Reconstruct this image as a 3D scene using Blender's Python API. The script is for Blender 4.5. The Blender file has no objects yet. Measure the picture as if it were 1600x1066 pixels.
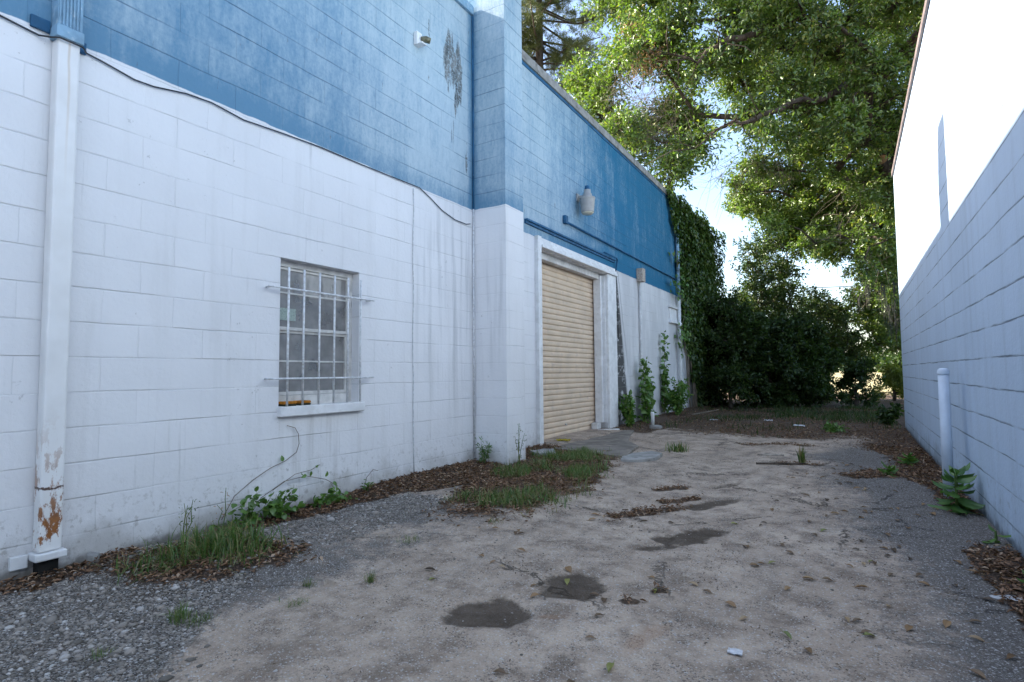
import bpy, math, random
import numpy as np
from mathutils import Vector, Matrix

S = bpy.context.scene
COL = S.collection
R = math.radians

# ------------------------------------------------------------------ camera
H = 1.075
cd = bpy.data.cameras.new("camera")
cd.sensor_width = 36.0
cd.lens = 36.0 * 869.58 / 1600.0
cd.clip_start = 0.05
cd.clip_end = 3000.0
cam = bpy.data.objects.new("camera", cd)
COL.objects.link(cam)
cF = Vector((-0.52005717, 0.85223494, 0.05688717))
cR = Vector((0.85334406, 0.52128324, -0.00822841))
cU = Vector((0.03666686, -0.04426508, 0.99834671))
m = Matrix.Identity(4)
for i in range(3):
    m[i][0], m[i][1], m[i][2] = cR[i], cU[i], -cF[i]
m[2][3] = H
cam.matrix_world = m
S.camera = cam

# ------------------------------------------------------------------ sky, sun, exposure
SUN_TO = Vector((-1.0, -0.192, 0.69)).normalized()
elev = math.asin(SUN_TO.z)
azim = math.atan2(SUN_TO.x, SUN_TO.y) % (2 * math.pi)
W = bpy.data.worlds.new("World")
S.world = W
W.use_nodes = True
wn = W.node_tree
bg = wn.nodes["Background"]
sky = wn.nodes.new("ShaderNodeTexSky")
sky.sky_type = 'NISHITA'
sky.sun_disc = False
sky.sun_elevation = elev
sky.sun_rotation = azim
sky.air_density = 1.0
sky.dust_density = 1.8
sky.ozone_density = 0.6
wn.links.new(sky.outputs[0], bg.inputs[0])
bg.inputs[1].default_value = 0.14
sl = bpy.data.lights.new("sun", 'SUN')
sl.energy = 4.6
sl.angle = R(0.53)
sl.color = (1.0, 0.91, 0.78)
so = bpy.data.objects.new("sun", sl)
COL.objects.link(so)
so.rotation_euler = SUN_TO.to_track_quat('Z', 'Y').to_euler()
so.location = (-20, -5, 30)
S.view_settings.view_transform = 'Standard'
S.view_settings.look = 'None'
S.view_settings.gamma = 1.0
S.view_settings.exposure = 1.78
S.cycles.use_denoising = True
S.cycles.max_bounces = 8
S.cycles.diffuse_bounces = 5
S.cycles.transparent_max_bounces = 12
S.render.film_transparent = False

# ------------------------------------------------------------------ node helpers
class Mat:
    def __init__(s, name, rough=0.8, spec=0.3):
        s.m = bpy.data.materials.new(name)
        s.m.use_nodes = True
        s.t = s.m.node_tree
        s.t.nodes.clear()
        s.out = s.t.nodes.new("ShaderNodeOutputMaterial")
        s.b = s.t.nodes.new("ShaderNodeBsdfPrincipled")
        s.b.inputs["Roughness"].default_value = rough
        s.b.inputs["Specular IOR Level"].default_value = spec
        s.t.links.new(s.b.outputs[0], s.out.inputs[0])
        s._pos = None
    def put(s, sock, v):
        if isinstance(v, bpy.types.NodeSocket):
            s.t.links.new(v, sock)
        elif v is not None:
            if hasattr(sock.default_value, '__len__') and not hasattr(v, '__len__'):
                v = (v,) * len(sock.default_value)
            if hasattr(v, '__len__') and len(v) == 3 and len(sock.default_value) == 4:
                v = (*v, 1)
            sock.default_value = v
    def pos(s):
        if s._pos is None:
            g = s.t.nodes.new("ShaderNodeNewGeometry")
            s.geo = g
            sp = s.t.nodes.new("ShaderNodeSeparateXYZ")
            s.t.links.new(g.outputs["Position"], sp.inputs[0])
            s._pos = (g.outputs["Position"], sp.outputs[0], sp.outputs[1], sp.outputs[2])
        return s._pos
    def rnd(s):
        s.pos()
        return s.geo.outputs["Random Per Island"]
    def ma(s, op, a, b=None, c=None, clamp=False):
        n = s.t.nodes.new("ShaderNodeMath")
        n.operation = op
        n.use_clamp = clamp
        s.put(n.inputs[0], a); s.put(n.inputs[1], b); s.put(n.inputs[2], c)
        return n.outputs[0]
    def add(s, a, b): return s.ma('ADD', a, b)
    def sub(s, a, b): return s.ma('SUBTRACT', a, b)
    def mul(s, a, b): return s.ma('MULTIPLY', a, b)
    def mx(s, a, b): return s.ma('MAXIMUM', a, b)
    def sm(s, x, lo, hi, a=0.0, b=1.0):
        n = s.t.nodes.new("ShaderNodeMapRange")
        n.interpolation_type = 'SMOOTHSTEP'
        s.put(n.inputs["Value"], x)
        n.inputs["From Min"].default_value = lo; n.inputs["From Max"].default_value = hi
        n.inputs["To Min"].default_value = a; n.inputs["To Max"].default_value = b
        return n.outputs[0]
    def xyz(s, x, y, z):
        n = s.t.nodes.new("ShaderNodeCombineXYZ")
        s.put(n.inputs[0], x); s.put(n.inputs[1], y); s.put(n.inputs[2], z)
        return n.outputs[0]
    def scale(s, v, sc):
        n = s.t.nodes.new("ShaderNodeVectorMath")
        n.operation = 'MULTIPLY'
        s.put(n.inputs[0], v); n.inputs[1].default_value = sc
        return n.outputs[0]
    def noise(s, v=None, sc=5.0, det=3.0, rough=0.55, dist=0.0):
        n = s.t.nodes.new("ShaderNodeTexNoise")
        s.put(n.inputs["Vector"], v if v is not None else s.pos()[0])
        n.inputs["Scale"].default_value = sc; n.inputs["Detail"].default_value = det
        n.inputs["Roughness"].default_value = rough; n.inputs["Distortion"].default_value = dist
        return n.outputs[0]
    def vor(s, v=None, sc=5.0, feat='F1'):
        n = s.t.nodes.new("ShaderNodeTexVoronoi")
        n.feature = feat
        s.put(n.inputs["Vector"], v if v is not None else s.pos()[0])
        n.inputs["Scale"].default_value = sc
        if feat == 'DISTANCE_TO_EDGE':
            return n.outputs[0], None
        sp = s.t.nodes.new("ShaderNodeSeparateColor")
        s.t.links.new(n.outputs["Color"], sp.inputs[0])
        return n.outputs["Distance"], sp.outputs[0]
    def mix(s, f, a, b, mode='MIX'):
        n = s.t.nodes.new("ShaderNodeMix")
        n.data_type = 'RGBA'; n.blend_type = mode
        s.put(n.inputs[0], f); s.put(n.inputs[6], a); s.put(n.inputs[7], b)
        return n.outputs[2]
    def attr(s, name):
        n = s.t.nodes.new("ShaderNodeAttribute")
        n.attribute_name = name
        return n.outputs["Fac"]
    def bump(s, h, dist=1.0, strength=1.0):
        n = s.t.nodes.new("ShaderNodeBump")
        n.inputs["Strength"].default_value = strength
        n.inputs["Distance"].default_value = dist
        s.put(n.inputs["Height"], h)
        s.t.links.new(n.outputs[0], s.b.inputs["Normal"])
        return n.outputs[0]
    def col(s, c): s.put(s.b.inputs["Base Color"], c)

def plain(name, c, rough=0.7, spec=0.3, var=0.12, sc=9.0, bump=0.0006, metal=0.0, dirt=None):
    k = Mat(name, rough, spec)
    n = k.noise(sc=sc, det=4)
    d = tuple(x * (1 - var * 2) for x in c); l = tuple(min(.95, x * (1 + var)) for x in c)
    cc = k.mix(k.sm(n, .3, .7), d, l)
    if dirt:
        cc = k.mix(k.mul(k.sm(k.noise(sc=sc * 2.3, det=5), .52, .72), .8), cc, dirt)
    k.col(cc)
    k.b.inputs["Metallic"].default_value = metal
    if bump: k.bump(k.mul(k.noise(sc=sc * 12, det=3), bump))
    return k.m

# ------------------------------------------------------------------ wall paint
WHITE = (.77, .765, .775)
def wall_mat(name, kind):
    k = Mat(name, 0.75, 0.25)
    P, x, y, z = k.pos()
    zoff = 0.132 if kind == 'right' else 0.170
    h = k.add(y, k.mul(x, 0.0)) if kind != 'chimney' else k.add(x, y)
    wob = k.mul(k.sub(k.noise(k.scale(P, (1, 1, 1)), 3.0, 2), .5), .012)
    zz = k.add(z, wob)
    zc = k.ma('DIVIDE', k.sub(zz, zoff), .2032)
    row = k.ma('FLOOR', zc)
    fz = k.ma('FRACT', zc)
    dz = k.mul(k.sub(.5, k.ma('ABSOLUTE', k.sub(fz, .5))), .2032)
    hz = k.sm(dz, .0012, .0075, 1, 0) if kind != 'right' else k.sm(dz, .0022, .0100, 1, 0)
    inter = k.sm(k.noise(k.xyz(h, k.mul(row, 7.3), 0), 1.6, 4), .38, .62, .05, 1)
    ry = k.add(k.ma('DIVIDE', k.add(h, k.mul(wob, 2)), .4064), k.add(k.mul(k.ma('MODULO', row, 2), .5), .169))
    fy = k.ma('FRACT', ry)
    cell = k.add(k.ma('FLOOR', ry), k.mul(row, 17.13))
    dy = k.mul(k.sub(.5, k.ma('ABSOLUTE', k.sub(fy, .5))), .4064)
    vz = k.mul(k.sm(dy, .001, .006, 1, 0), k.sm(k.noise(k.xyz(cell, row, 3), 3.1, 0), .42, .62, .0, .75))
    if kind == 'chimney': vz = k.mul(vz, 0.0)
    wn_ = k.t.nodes.new("ShaderNodeTexWhiteNoise"); wn_.noise_dimensions = '1D'
    k.put(wn_.inputs["W"], cell)
    blk = wn_.outputs["Value"]
    big = k.noise(sc=.9, det=3)
    streak = k.noise(k.scale(P, (6, 6, .5)), 1.0, 4, .6)
    fine = k.noise(sc=38, det=4, rough=.65)
    jm = k.ma('MULTIPLY', hz, inter)
    # white paint, its wear and its dirt
    wc = k.mix(k.sm(big, .3, .7), (.71, .705, .715), WHITE)
    wc = k.mix(k.mul(k.sm(streak, .5, .78), .35), wc, (.56, .55, .54))
    wc = k.mix(k.mul(k.sm(blk, .0, 1), .10), wc, (.60, .60, .60))
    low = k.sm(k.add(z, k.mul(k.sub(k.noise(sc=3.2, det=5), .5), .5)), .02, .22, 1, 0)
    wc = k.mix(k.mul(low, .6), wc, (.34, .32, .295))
    splash = k.mul(k.sm(z, .10, .55, 1, 0), k.sm(k.noise(sc=22, det=6, rough=.75), .54, .64))
    wc = k.mix(k.mul(splash, .5), wc, (.26, .235, .205))
    drip = k.mul(k.sm(k.noise(k.scale(P, (22, 22, .9)), 1, 5, .7), .60, .72), k.sm(k.noise(sc=1.1, det=2), .46, .62))
    wc = k.mix(k.mul(drip, .34), wc, (.40, .395, .39))
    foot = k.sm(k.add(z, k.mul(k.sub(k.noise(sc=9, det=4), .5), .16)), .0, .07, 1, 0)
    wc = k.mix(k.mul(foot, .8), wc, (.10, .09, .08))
    chip = k.mul(k.sm(k.noise(sc=14, det=6, rough=.72), .64, .68), k.sm(k.noise(sc=1.3, det=1), .48, .66))
    wc = k.mix(k.mul(chip, .6), wc, (.33, .32, .31))
    wc = k.mix(k.mul(jm, .78 if kind == 'right' else .25), wc, (.04, .04, .045) if kind == 'right' else (.30, .30, .31))
    wc = k.mix(k.mul(vz, .13), wc, (.34, .34, .35))
    if kind == 'right':
        c = k.mix(1.0, k.mix(k.mul(k.sm(streak, .45, .8), .25), wc, (.52, .53, .55)), (.61, .77, .95), 'MULTIPLY')   # bluish tint multiplied over the whole wall
    else:
        def blob(a, b, cy, cz, ry_, rz_):
            d1 = k.ma('DIVIDE', k.sub(y, cy), ry_); d2 = k.ma('DIVIDE', k.sub(z, cz), rz_)
            return k.sm(k.add(k.mul(d1, d1), k.mul(d2, d2)), a, b, 1, 0)
        # soot, old bare streaks and painted canopy shade on the white part
        s1 = k.mul(blob(0, 1, 4.95, 1.9, .75, 1.5), k.sm(k.noise(k.scale(P, (14, 14, .7)), 1, 4), .48, .7))
        wc = k.mix(k.mul(s1, .5), wc, (.36, .37, .38))
        s2 = k.mul(blob(0, 1, 3.2, .45, .55, .5), k.sm(k.noise(k.scale(P, (16, 16, 1)), 1, 4), .45, .7))
        wc = k.mix(k.mul(s2, .45), wc, (.42, .40, .38))
        canopy_shade = k.mul(k.sm(y, 9.9, 10.4), k.sm(k.noise(k.scale(P, (2.5, 2.5, .6)), 1, 5, .65), .25, .6, .35, 1))  # shade of the tree canopy, painted grey onto the far stretch
        wc = k.mix(k.mul(canopy_shade, .55), wc, (.37, .37, .38))
        yc = k.add(10.13, k.mul(k.sub(3.05, z), .10))
        wid = k.add(.05, k.mul(k.sub(3.05, z), .10))
        mild = k.sm(k.ma('DIVIDE', k.ma('ABSOLUTE', k.sub(y, yc)), wid), .75, 1.25, 1, 0)
        mild = k.mul(mild, k.mul(k.sm(z, 3.0, 3.06, 1, 0), k.sm(k.noise(sc=5, det=6, rough=.7), .34, .5)))
        mild = k.mul(mild, k.sub(1, k.mul(jm, .6)))
        wc = k.mix(k.mul(mild, .92), wc, (.028, .027, .026))
        dl = k.sub(y, k.add(10.25, k.mul(k.sub(3.05, z), .26)))
        dl = k.sm(k.ma('ABSOLUTE', k.add(dl, k.mul(k.sub(k.noise(sc=4), .5), .1))), .01, .035, 1, 0)
        wc = k.mix(k.mul(k.mul(dl, k.sm(z, 1.0, 1.4)), .45), wc, (.2, .2, .21))
        # blue band
        fade = k.add(k.sm(y, 2.6, 4.6, .36, .72), k.sm(y, 6.0, 10.5, .0, -.62))
        if kind == 'chimney': fade = k.add(.60, k.mul(k.sm(x, -3.72, -3.84), -.5))
        vs = k.noise(k.scale(P, (5, 5, .35)), 1.0, 5, .62)
        f2 = k.add(fade, k.mul(k.sub(vs, .5), .6))
        f2 = k.add(f2, k.mul(k.sub(k.noise(sc=2.2, det=4), .5), .5))
        f2 = k.sub(f2, k.sm(z, 3.05, 3.35, .34, 0))
        if kind != 'chimney':
            f2 = k.sub(f2, k.mul(k.sm(k.ma('ABSOLUTE', k.sub(y, 5.42)), .03, .16, 1, 0), .7))
        scr = k.noise(k.scale(P, (26, 26, 9)), 1.0, 6, .72)
        f2 = k.add(f2, k.add(k.mul(k.sub(fine, .5), .5), k.mul(k.sub(scr, .5), .7)))
        f2 = k.sm(f2, .0, 1.0)
        deep = k.mix(k.sm(y, 6.0, 10.5), (.115, .240, .355), (.014, .135, .250))
        bc = k.mix(f2, deep, (.44, .53, .575))
        bc = k.mix(k.mul(k.sm(fine, .55, .75), .28), bc, (.06, .19, .35))
        bj = k.mx(k.mul(jm, .75), k.mul(vz, .4))
        bc = k.mix(bj, bc, (.045, .10, .17))
        pn = k.noise(k.scale(P, (13, 13, 2.6)), 1, 7, .74)
        peel = k.sm(k.add(k.mul(k.mx(blob(0, 1.2, 4.94, 4.68, .13, .46), blob(0, 1.2, 5.10, 4.52, .11, .52)), .42), k.mul(k.sub(pn, .5), 1.5)), .20, .30)
        peel = k.mx(peel, k.mul(blob(.5, 1, 5.28, 3.62, .03, .22), k.sm(k.noise(sc=9, det=3), .4, .5)))
        peel = k.mx(peel, k.mul(blob(.5, 1, 5.0, 4.0, .16, .3), k.sm(k.noise(k.scale(P, (16, 16, 2)), 1, 4), .56, .64)))
        if kind != 'chimney':
            bc = k.mix(k.mul(peel, k.sm(k.noise(sc=34, det=5, rough=.75), .36, .54, .25, .95)), bc, k.mix(k.sm(k.noise(k.scale(P, (18, 18, 5)), 1, 5, .7), .4, .62), (.055, .06, .062), (.20, .205, .20)))
        bord = k.add(3.035, k.mul(k.sub(k.noise(sc=5, det=4), .5), .03))
        isb = k.sm(k.sub(z, bord), -.004, .004)
        c = k.mix(isb, wc, bc)
        if kind == 'left':   # the far stretch was never painted
            un = k.sm(k.add(y, k.mul(k.sub(k.noise(sc=2, det=3), .5), .5)), 15.35, 15.5)
            c = k.mix(un, c, k.mix(k.sm(big, .3, .7), (.17, .165, .155), (.26, .25, .235)))
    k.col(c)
    hgt = k.add(k.mul(k.mx(jm, k.mul(vz, .7)), -.0020 if kind == 'right' else -.0036), k.mul(fine, .0026))
    hgt = k.add(hgt, k.mul(k.noise(sc=7, det=2), .004))
    hgt = k.add(hgt, k.mul(k.noise(sc=160, det=2), .0004))
    k.bump(hgt)
    return k.m

M = {}
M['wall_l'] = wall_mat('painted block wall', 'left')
M['wall_c'] = wall_mat('painted block chimney', 'chimney')
M['wall_r'] = wall_mat('white block wall', 'right')
M['white'] = plain('old white paint', (.73, .73, .735), .6, .35, .06, 7, dirt=(.60, .59, .57))
M['bluewhite'] = plain('bluish white paint', (.50, .585, .69), .5, .4, .05, 7)
M['whiteclean'] = plain('white enamel', (.76, .76, .76), .42, .45, .04, 6)
M['trimdirty'] = plain('weathered trim', (.62, .61, .60), .7, .3, .10, 6, dirt=(.46, .43, .40))
M['blue'] = plain('blue paint', (.016, .10, .21), .6, .35, .15, 6, dirt=(.05, .16, .28))
M['bluepale'] = plain('faded blue paint', (.22, .37, .50), .6, .35, .12, 9, dirt=(.42, .52, .58))
M['concrete'] = plain('grey concrete', (.31, .30, .285), .9, .2, .14, 5, .003, dirt=(.14, .13, .12))
M['apron'] = plain('worn apron concrete', (.215, .19, .165), .9, .2, .16, 3.5, .003, dirt=(.33, .28, .235))
M['roof'] = plain('roof felt', (.10, .10, .10), .95, .1, .1, 2, .002)
M['flash'] = plain('brown roof edge', (.22, .17, .16), .5, .4, .15, 5)
M['cable'] = plain('black cable', (.03, .034, .04), .5, .4, .1, 9)
M['beige'] = plain('beige door paint', (.66, .51, .375), .5, .4, .05, 3, .0003, dirt=(.53, .41, .32))
M['dark'] = plain('dark gap', (.02, .02, .02), .9, .1, .1)
M['steel'] = plain('painted bars', (.66, .67, .69), .5, .4, .10, 30, dirt=(.40, .36, .33))
M['alu'] = plain('window frame', (.62, .60, .57), .5, .4, .1, 12)
M['blind'] = plain('grey blind', (.62, .60, .58), .9, .1, .22, 5)
M['orange'] = plain('orange sponge', (.55, .21, .03), .9, .1, .15, 40, .003)
M['sponge_dark'] = plain('scouring pad', (.05, .05, .03), .95, .1, .15, 60, .003)
M['lampgrey'] = plain('lamp housing', (.38, .365, .35), .45, .4, .06, 9)
M['lens'] = plain('frosted lens', (.62, .58, .46), .35, .5, .05, 9)
M['olive'] = plain('lamp glass', (.16, .15, .09), .3, .5, .2, 30)
M['rustbox'] = plain('tan box', (.46, .39, .33), .7, .3, .15, 20, dirt=(.2, .11, .06))
M['paper'] = plain('paper scrap', (.62, .62, .64), .8, .2, .06, 30)
M['notice'] = plain('pale notice', (.35, .42, .38), .8, .2, .12, 60)
M['yellow'] = plain('yellow scrap', (.42, .33, .04), .7, .2, .15, 30)
M['wood'] = plain('grey wood', (.36, .31, .26), .9, .1, .2, 25, .002)
M['bark'] = None

def rust_pipe():
    k = Mat('rusting white downspout', .5, .4)
    P, x, y, z = k.pos()
    c = k.mix(k.sm(k.noise(sc=4, det=3), .3, .7), (.70, .69, .68), (.77, .765, .76))
    ru = k.mul(k.sm(z, .25, .95, 1, 0), k.sm(k.noise(k.scale(P, (17, 17, 8)), 1, 6, .7), .50, .57))
    ru2 = k.mul(k.sm(k.ma('ABSOLUTE', k.sub(y, k.add(1.318, k.mul(k.sub(k.noise(sc=3), .5), .02)))), .002, .009, 1, 0), k.sm(z, 2.0, 3.0, 0, .7))
    crack = k.mul(k.sm(k.ma('ABSOLUTE', k.sub(z, k.add(.47, k.mul(k.sub(k.noise(sc=30, det=2), .5), .04)))), .003, .008, 1, 0), .95)
    c = k.mix(k.mul(ru2, .6), c, (.48, .33, .18))
    c = k.mix(ru, c, k.mix(k.noise(sc=40, det=3), (.11, .035, .012), (.42, .17, .05)))
    c = k.mix(crack, c, (.07, .03, .015))
    k.col(c)
    k.bump(k.mul(k.noise(sc=30, det=3), .001))
    return k.m
M['rust'] = rust_pipe()

def glass():
    k = Mat('window glass', .08, .5)
    t = k.t
    tr = t.nodes.new("ShaderNodeBsdfTransparent"); tr.inputs[0].default_value = (.72, .74, .74, 1)
    gl = t.nodes.new("ShaderNodeBsdfGlossy"); gl.inputs["Roughness"].default_value = .06
    gl.inputs[0].default_value = (.9, .92, .95, 1)
    fr = t.nodes.new("ShaderNodeFresnel"); fr.inputs[0].default_value = 1.6
    du = t.nodes.new("ShaderNodeBsdfDiffuse"); du.inputs[0].default_value = (.46, .44, .42, 1)
    m1 = t.nodes.new("ShaderNodeMixShader"); m2 = t.nodes.new("ShaderNodeMixShader")
    t.links.new(k.mul(k.sm(k.noise(sc=6, det=4), .25, .75, .55, 1), .62), m1.inputs[0])
    t.links.new(tr.outputs[0], m1.inputs[1]); t.links.new(du.outputs[0], m1.inputs[2])
    t.links.new(fr.outputs[0], m2.inputs[0]); t.links.new(m1.outputs[0], m2.inputs[1]); t.links.new(gl.outputs[0], m2.inputs[2])
    t.links.new(m2.outputs[0], k.out.inputs[0])
    return k.m
M['glass'] = glass()

def leaf_mat(name, a, b, c=None, trans=.4, gloss=.10, rough=.4, per_object=False, dead=.86):
    k = Mat(name)
    t = k.t
    r = k.rnd()
    if per_object:
        oi = t.nodes.new('ShaderNodeObjectInfo'); r = oi.outputs['Random']
    cc = k.mix(k.sm(r, .0, .85), a, b)
    if c: cc = k.mix(k.sm(r, dead, dead + .09), cc, c)
    big = k.noise(sc=.55, det=2)
    cc = k.mix(k.sm(big, .4, .65), cc, k.mix(.45, cc, b))
    di = t.nodes.new("ShaderNodeBsdfDiffuse"); k.put(di.inputs[0], cc)
    tl = t.nodes.new("ShaderNodeBsdfTranslucent")
    k.put(tl.inputs[0], k.mix(1.0, cc, (1.0, 1.15, .5), 'MULTIPLY'))
    gl = t.nodes.new("ShaderNodeBsdfGlossy"); gl.inputs["Roughness"].default_value = rough
    gl.inputs[0].default_value = (.8, .85, .8, 1)
    m1 = t.nodes.new("ShaderNodeMixShader"); m1.inputs[0].default_value = trans
    t.links.new(di.outputs[0], m1.inputs[1]); t.links.new(tl.outputs[0], m1.inputs[2])
    m2 = t.nodes.new("ShaderNodeMixShader"); m2.inputs[0].default_value = gloss
    t.links.new(m1.outputs[0], m2.inputs[1]); t.links.new(gl.outputs[0], m2.inputs[2])
    t.links.new(m2.outputs[0], k.out.inputs[0])
    return k.m
M['oak'] = leaf_mat('oak leaves', (.060, .120, .022), (.185, .275, .045), (.32, .32, .06), .50, .08)
M['oak2'] = leaf_mat('bush leaves', (.012, .030, .008), (.050, .088, .018), (.09, .12, .025), .35, .035)  # deep green, darkened further for the shade the bushes stand in
M['ivy'] = leaf_mat('creeper leaves', (.024, .054, .012), (.080, .135, .024), (.12, .14, .03), .35, .06)
M['weed'] = leaf_mat('weed leaves', (.06, .14, .025), (.13, .24, .045), (.20, .27, .06), .35, .06)
M['dock'] = leaf_mat('broad weed leaves', (.055, .13, .035), (.10, .20, .05), None, .3, .06)
M['dead'] = leaf_mat('dead leaves', (.30, .17, .10), (.46, .29, .18), None, .3, .03)
M['needle'] = leaf_mat('pine needles', (.030, .055, .012), (.11, .13, .025), (.17, .15, .04), .2, .06)
M['moss'] = leaf_mat('hanging moss', (.05, .052, .045), (.10, .10, .085), None, .2, .02)
M['grassdark'] = leaf_mat('shaded grass', (.022, .045, .010), (.055, .085, .02), (.11, .10, .045), .3, .03)  # darker copy of the grass, tree shade at the far end put into its colour
M['crumb'] = leaf_mat('leaf crumbs', (.045, .030, .022), (.12, .075, .048), (.22, .15, .09), .1, .03)
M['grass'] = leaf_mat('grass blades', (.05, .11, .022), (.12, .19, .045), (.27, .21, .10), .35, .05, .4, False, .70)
M['sunbush'] = leaf_mat('sunlit bush leaves', (.13, .18, .03), (.24, .27, .05), None, .45, .05)  # brighter yellow copy of the bush leaves, sunlight put into the colour
M['litter'] = leaf_mat('dry leaf litter', (.075, .040, .024), (.26, .145, .085), (.46, .33, .23), .1, .03)
M['leafbrown'] = leaf_mat('brown fallen leaf', (.07, .04, .025), (.27, .15, .065), (.34, .24, .14), .1, .06, .4, True)
M['leafgreen'] = leaf_mat('green fallen leaf', (.11, .14, .03), (.24, .23, .06), None, .2, .06, .4, True)
def bark():
    k = Mat('bark', .95, .1)
    P = k.pos()[0]
    n = k.noise(k.scale(P, (9, 9, 2.5)), 1, 5, .65)
    k.col(k.mix(k.sm(n, .3, .7), (.045, .034, .026), (.13, .105, .085)))
    k.bump(k.mul(n, .03))
    return k.m
M['bark'] = bark()
M['twig'] = plain('grey twigs', (.20, .165, .13), .9, .1, .15, 9, 0)
M['cut'] = plain('sawn wood', (.42, .24, .13), .85, .1, .15, 20)
def pebble():
    k = Mat('gravel stones', .85, .25)
    r = k.rnd()
    c = k.mix(k.sm(r, 0, .7), (.13, .115, .10), (.34, .30, .265))
    c = k.mix(k.sm(r, .80, .99), c, (.55, .52, .50))
    k.col(k.mix(k.mul(k.noise(sc=60, det=2), .4), c, (.12, .11, .10)))
    return k.m
M['pebble'] = pebble()

# ------------------------------------------------------------------ mesh helpers
class MB:
    def __init__(s): s.v = []; s.f = []
    def vs(s, pts):
        i = len(s.v); s.v.extend([tuple(p) for p in pts]); return i
    def box(s, x0, x1, y0, y1, z0, z1):
        i = s.vs([(x0, y0, z0), (x1, y0, z0), (x1, y1, z0), (x0, y1, z0), (x0, y0, z1), (x1, y0, z1), (x1, y1, z1), (x0, y1, z1)])
        for f in ((0, 3, 2, 1), (4, 5, 6, 7), (0, 1, 5, 4), (1, 2, 6, 5), (2, 3, 7, 6), (3, 0, 4, 7)):
            s.f.append(tuple(i + k for k in f))
        return s
    def prism(s, poly, z0, z1, jit=0.0, rng=None):
        n = len(poly)
        i = s.vs([(p[0], p[1], z0) for p in poly]); j = s.vs([(p[0], p[1], z1 + (rng.uniform(-jit, jit) if rng else 0)) for p in poly])
        s.f.append(tuple(range(i + n - 1, i - 1, -1))); s.f.append(tuple(range(j, j + n)))
        for k in range(n): s.f.append((i + k, i + (k + 1) % n, j + (k + 1) % n, j + k))
        return s
    def tube(s, pts, rad, seg=8, caps=True, flat=None):
        pts = [Vector(p) for p in pts]
        if not hasattr(rad, '__len__'): rad = [rad] * len(pts)
        up = Vector((0, 0, 1)); prev = None; rings = []
        for i, p in enumerate(pts):
            d = (pts[min(i + 1, len(pts) - 1)] - pts[max(i - 1, 0)]).normalized()
            if prev is None:
                a = d.cross(up if abs(d.z) < .9 else Vector((1, 0, 0))).normalized()
            else:
                a = (prev - d * prev.dot(d)).normalized()
            prev = a
            b = d.cross(a)
            rings.append(s.vs([p + (a * math.cos(2 * math.pi * k / seg) + b * math.sin(2 * math.pi * k / seg)) * rad[i] for k in range(seg)]))
        for i in range(len(rings) - 1):
            for k in range(seg):
                s.f.append((rings[i] + k, rings[i] + (k + 1) % seg, rings[i + 1] + (k + 1) % seg, rings[i + 1] + k))
        if caps:
            s.f.append(tuple(rings[0] + k for k in range(seg - 1, -1, -1))); s.f.append(tuple(rings[-1] + k for k in range(seg)))
        return s
    def lathe(s, prof, cx, cy, seg=24):
        rings = []
        for r, z in prof:
            rings.append(s.vs([(cx + r * math.cos(2 * math.pi * k / seg), cy + r * math.sin(2 * math.pi * k / seg), z) for k in range(seg)]))
        for i in range(len(rings) - 1):
            for k in range(seg):
                s.f.append((rings[i] + k, rings[i] + (k + 1) % seg, rings[i + 1] + (k + 1) % seg, rings[i + 1] + k))
        s.f.append(tuple(rings[0] + k for k in range(seg - 1, -1, -1))); s.f.append(tuple(rings[-1] + k for k in range(seg)))
        return s
    def build(s, name, mat, parent=None, smooth=False, bevel=0.0):
        org = Vector(parent.get('org', (0, 0, 0))) if parent else Vector((0, 0, 0))
        me = bpy.data.meshes.new(name)
        me.from_pydata([tuple(Vector(p) - org) for p in s.v], [], s.f)
        me.update()
        me.materials.append(mat)
        if smooth: me.polygons.foreach_set('use_smooth', [True] * len(me.polygons))
        o = bpy.data.objects.new(name, me)
        COL.objects.link(o)
        if parent:
            o.parent = parent; o['org'] = tuple(org)
        if bevel:
            b = o.modifiers.new('bevel', 'BEVEL'); b.width = bevel; b.segments = 2; b.limit_method = 'ANGLE'
        return o

def np_mesh(name, V, F, mat, parent=None, smooth=False):
    """V (n,3) float, F (m,k) int: one mesh of k-gons"""
    org = np.array(parent.get('org', (0, 0, 0))) if parent else np.zeros(3)
    V = np.asarray(V, np.float32) - org.astype(np.float32)
    F = np.asarray(F, np.int32)
    k = F.shape[1]
    me = bpy.data.meshes.new(name)
    me.vertices.add(len(V)); me.vertices.foreach_set('co', V.ravel())
    me.loops.add(F.size); me.loops.foreach_set('vertex_index', F.ravel())
    me.polygons.add(len(F)); me.polygons.foreach_set('loop_start', np.arange(0, F.size, k, dtype=np.int32))
    if smooth: me.polygons.foreach_set('use_smooth', np.ones(len(F), bool))
    me.update(calc_edges=True)
    me.materials.append(mat)
    o = bpy.data.objects.new(name, me)
    COL.objects.link(o)
    if parent:
        o.parent = parent; o['org'] = tuple(float(q) for q in org)
    return o

def thing(name, label, cat, loc, group=None):
    o = bpy.data.objects.new(name, None)
    o.empty_display_size = .2
    COL.objects.link(o)
    o.location = loc
    o['org'] = tuple(float(q) for q in loc)
    return tag(o, label, cat, group)
def tag(o, label, cat, group=None):
    o['label'] = label; o['category'] = cat
    if group: o['group'] = group
    return o
def kind(o, k):
    o['kind'] = k
    return o

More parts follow.
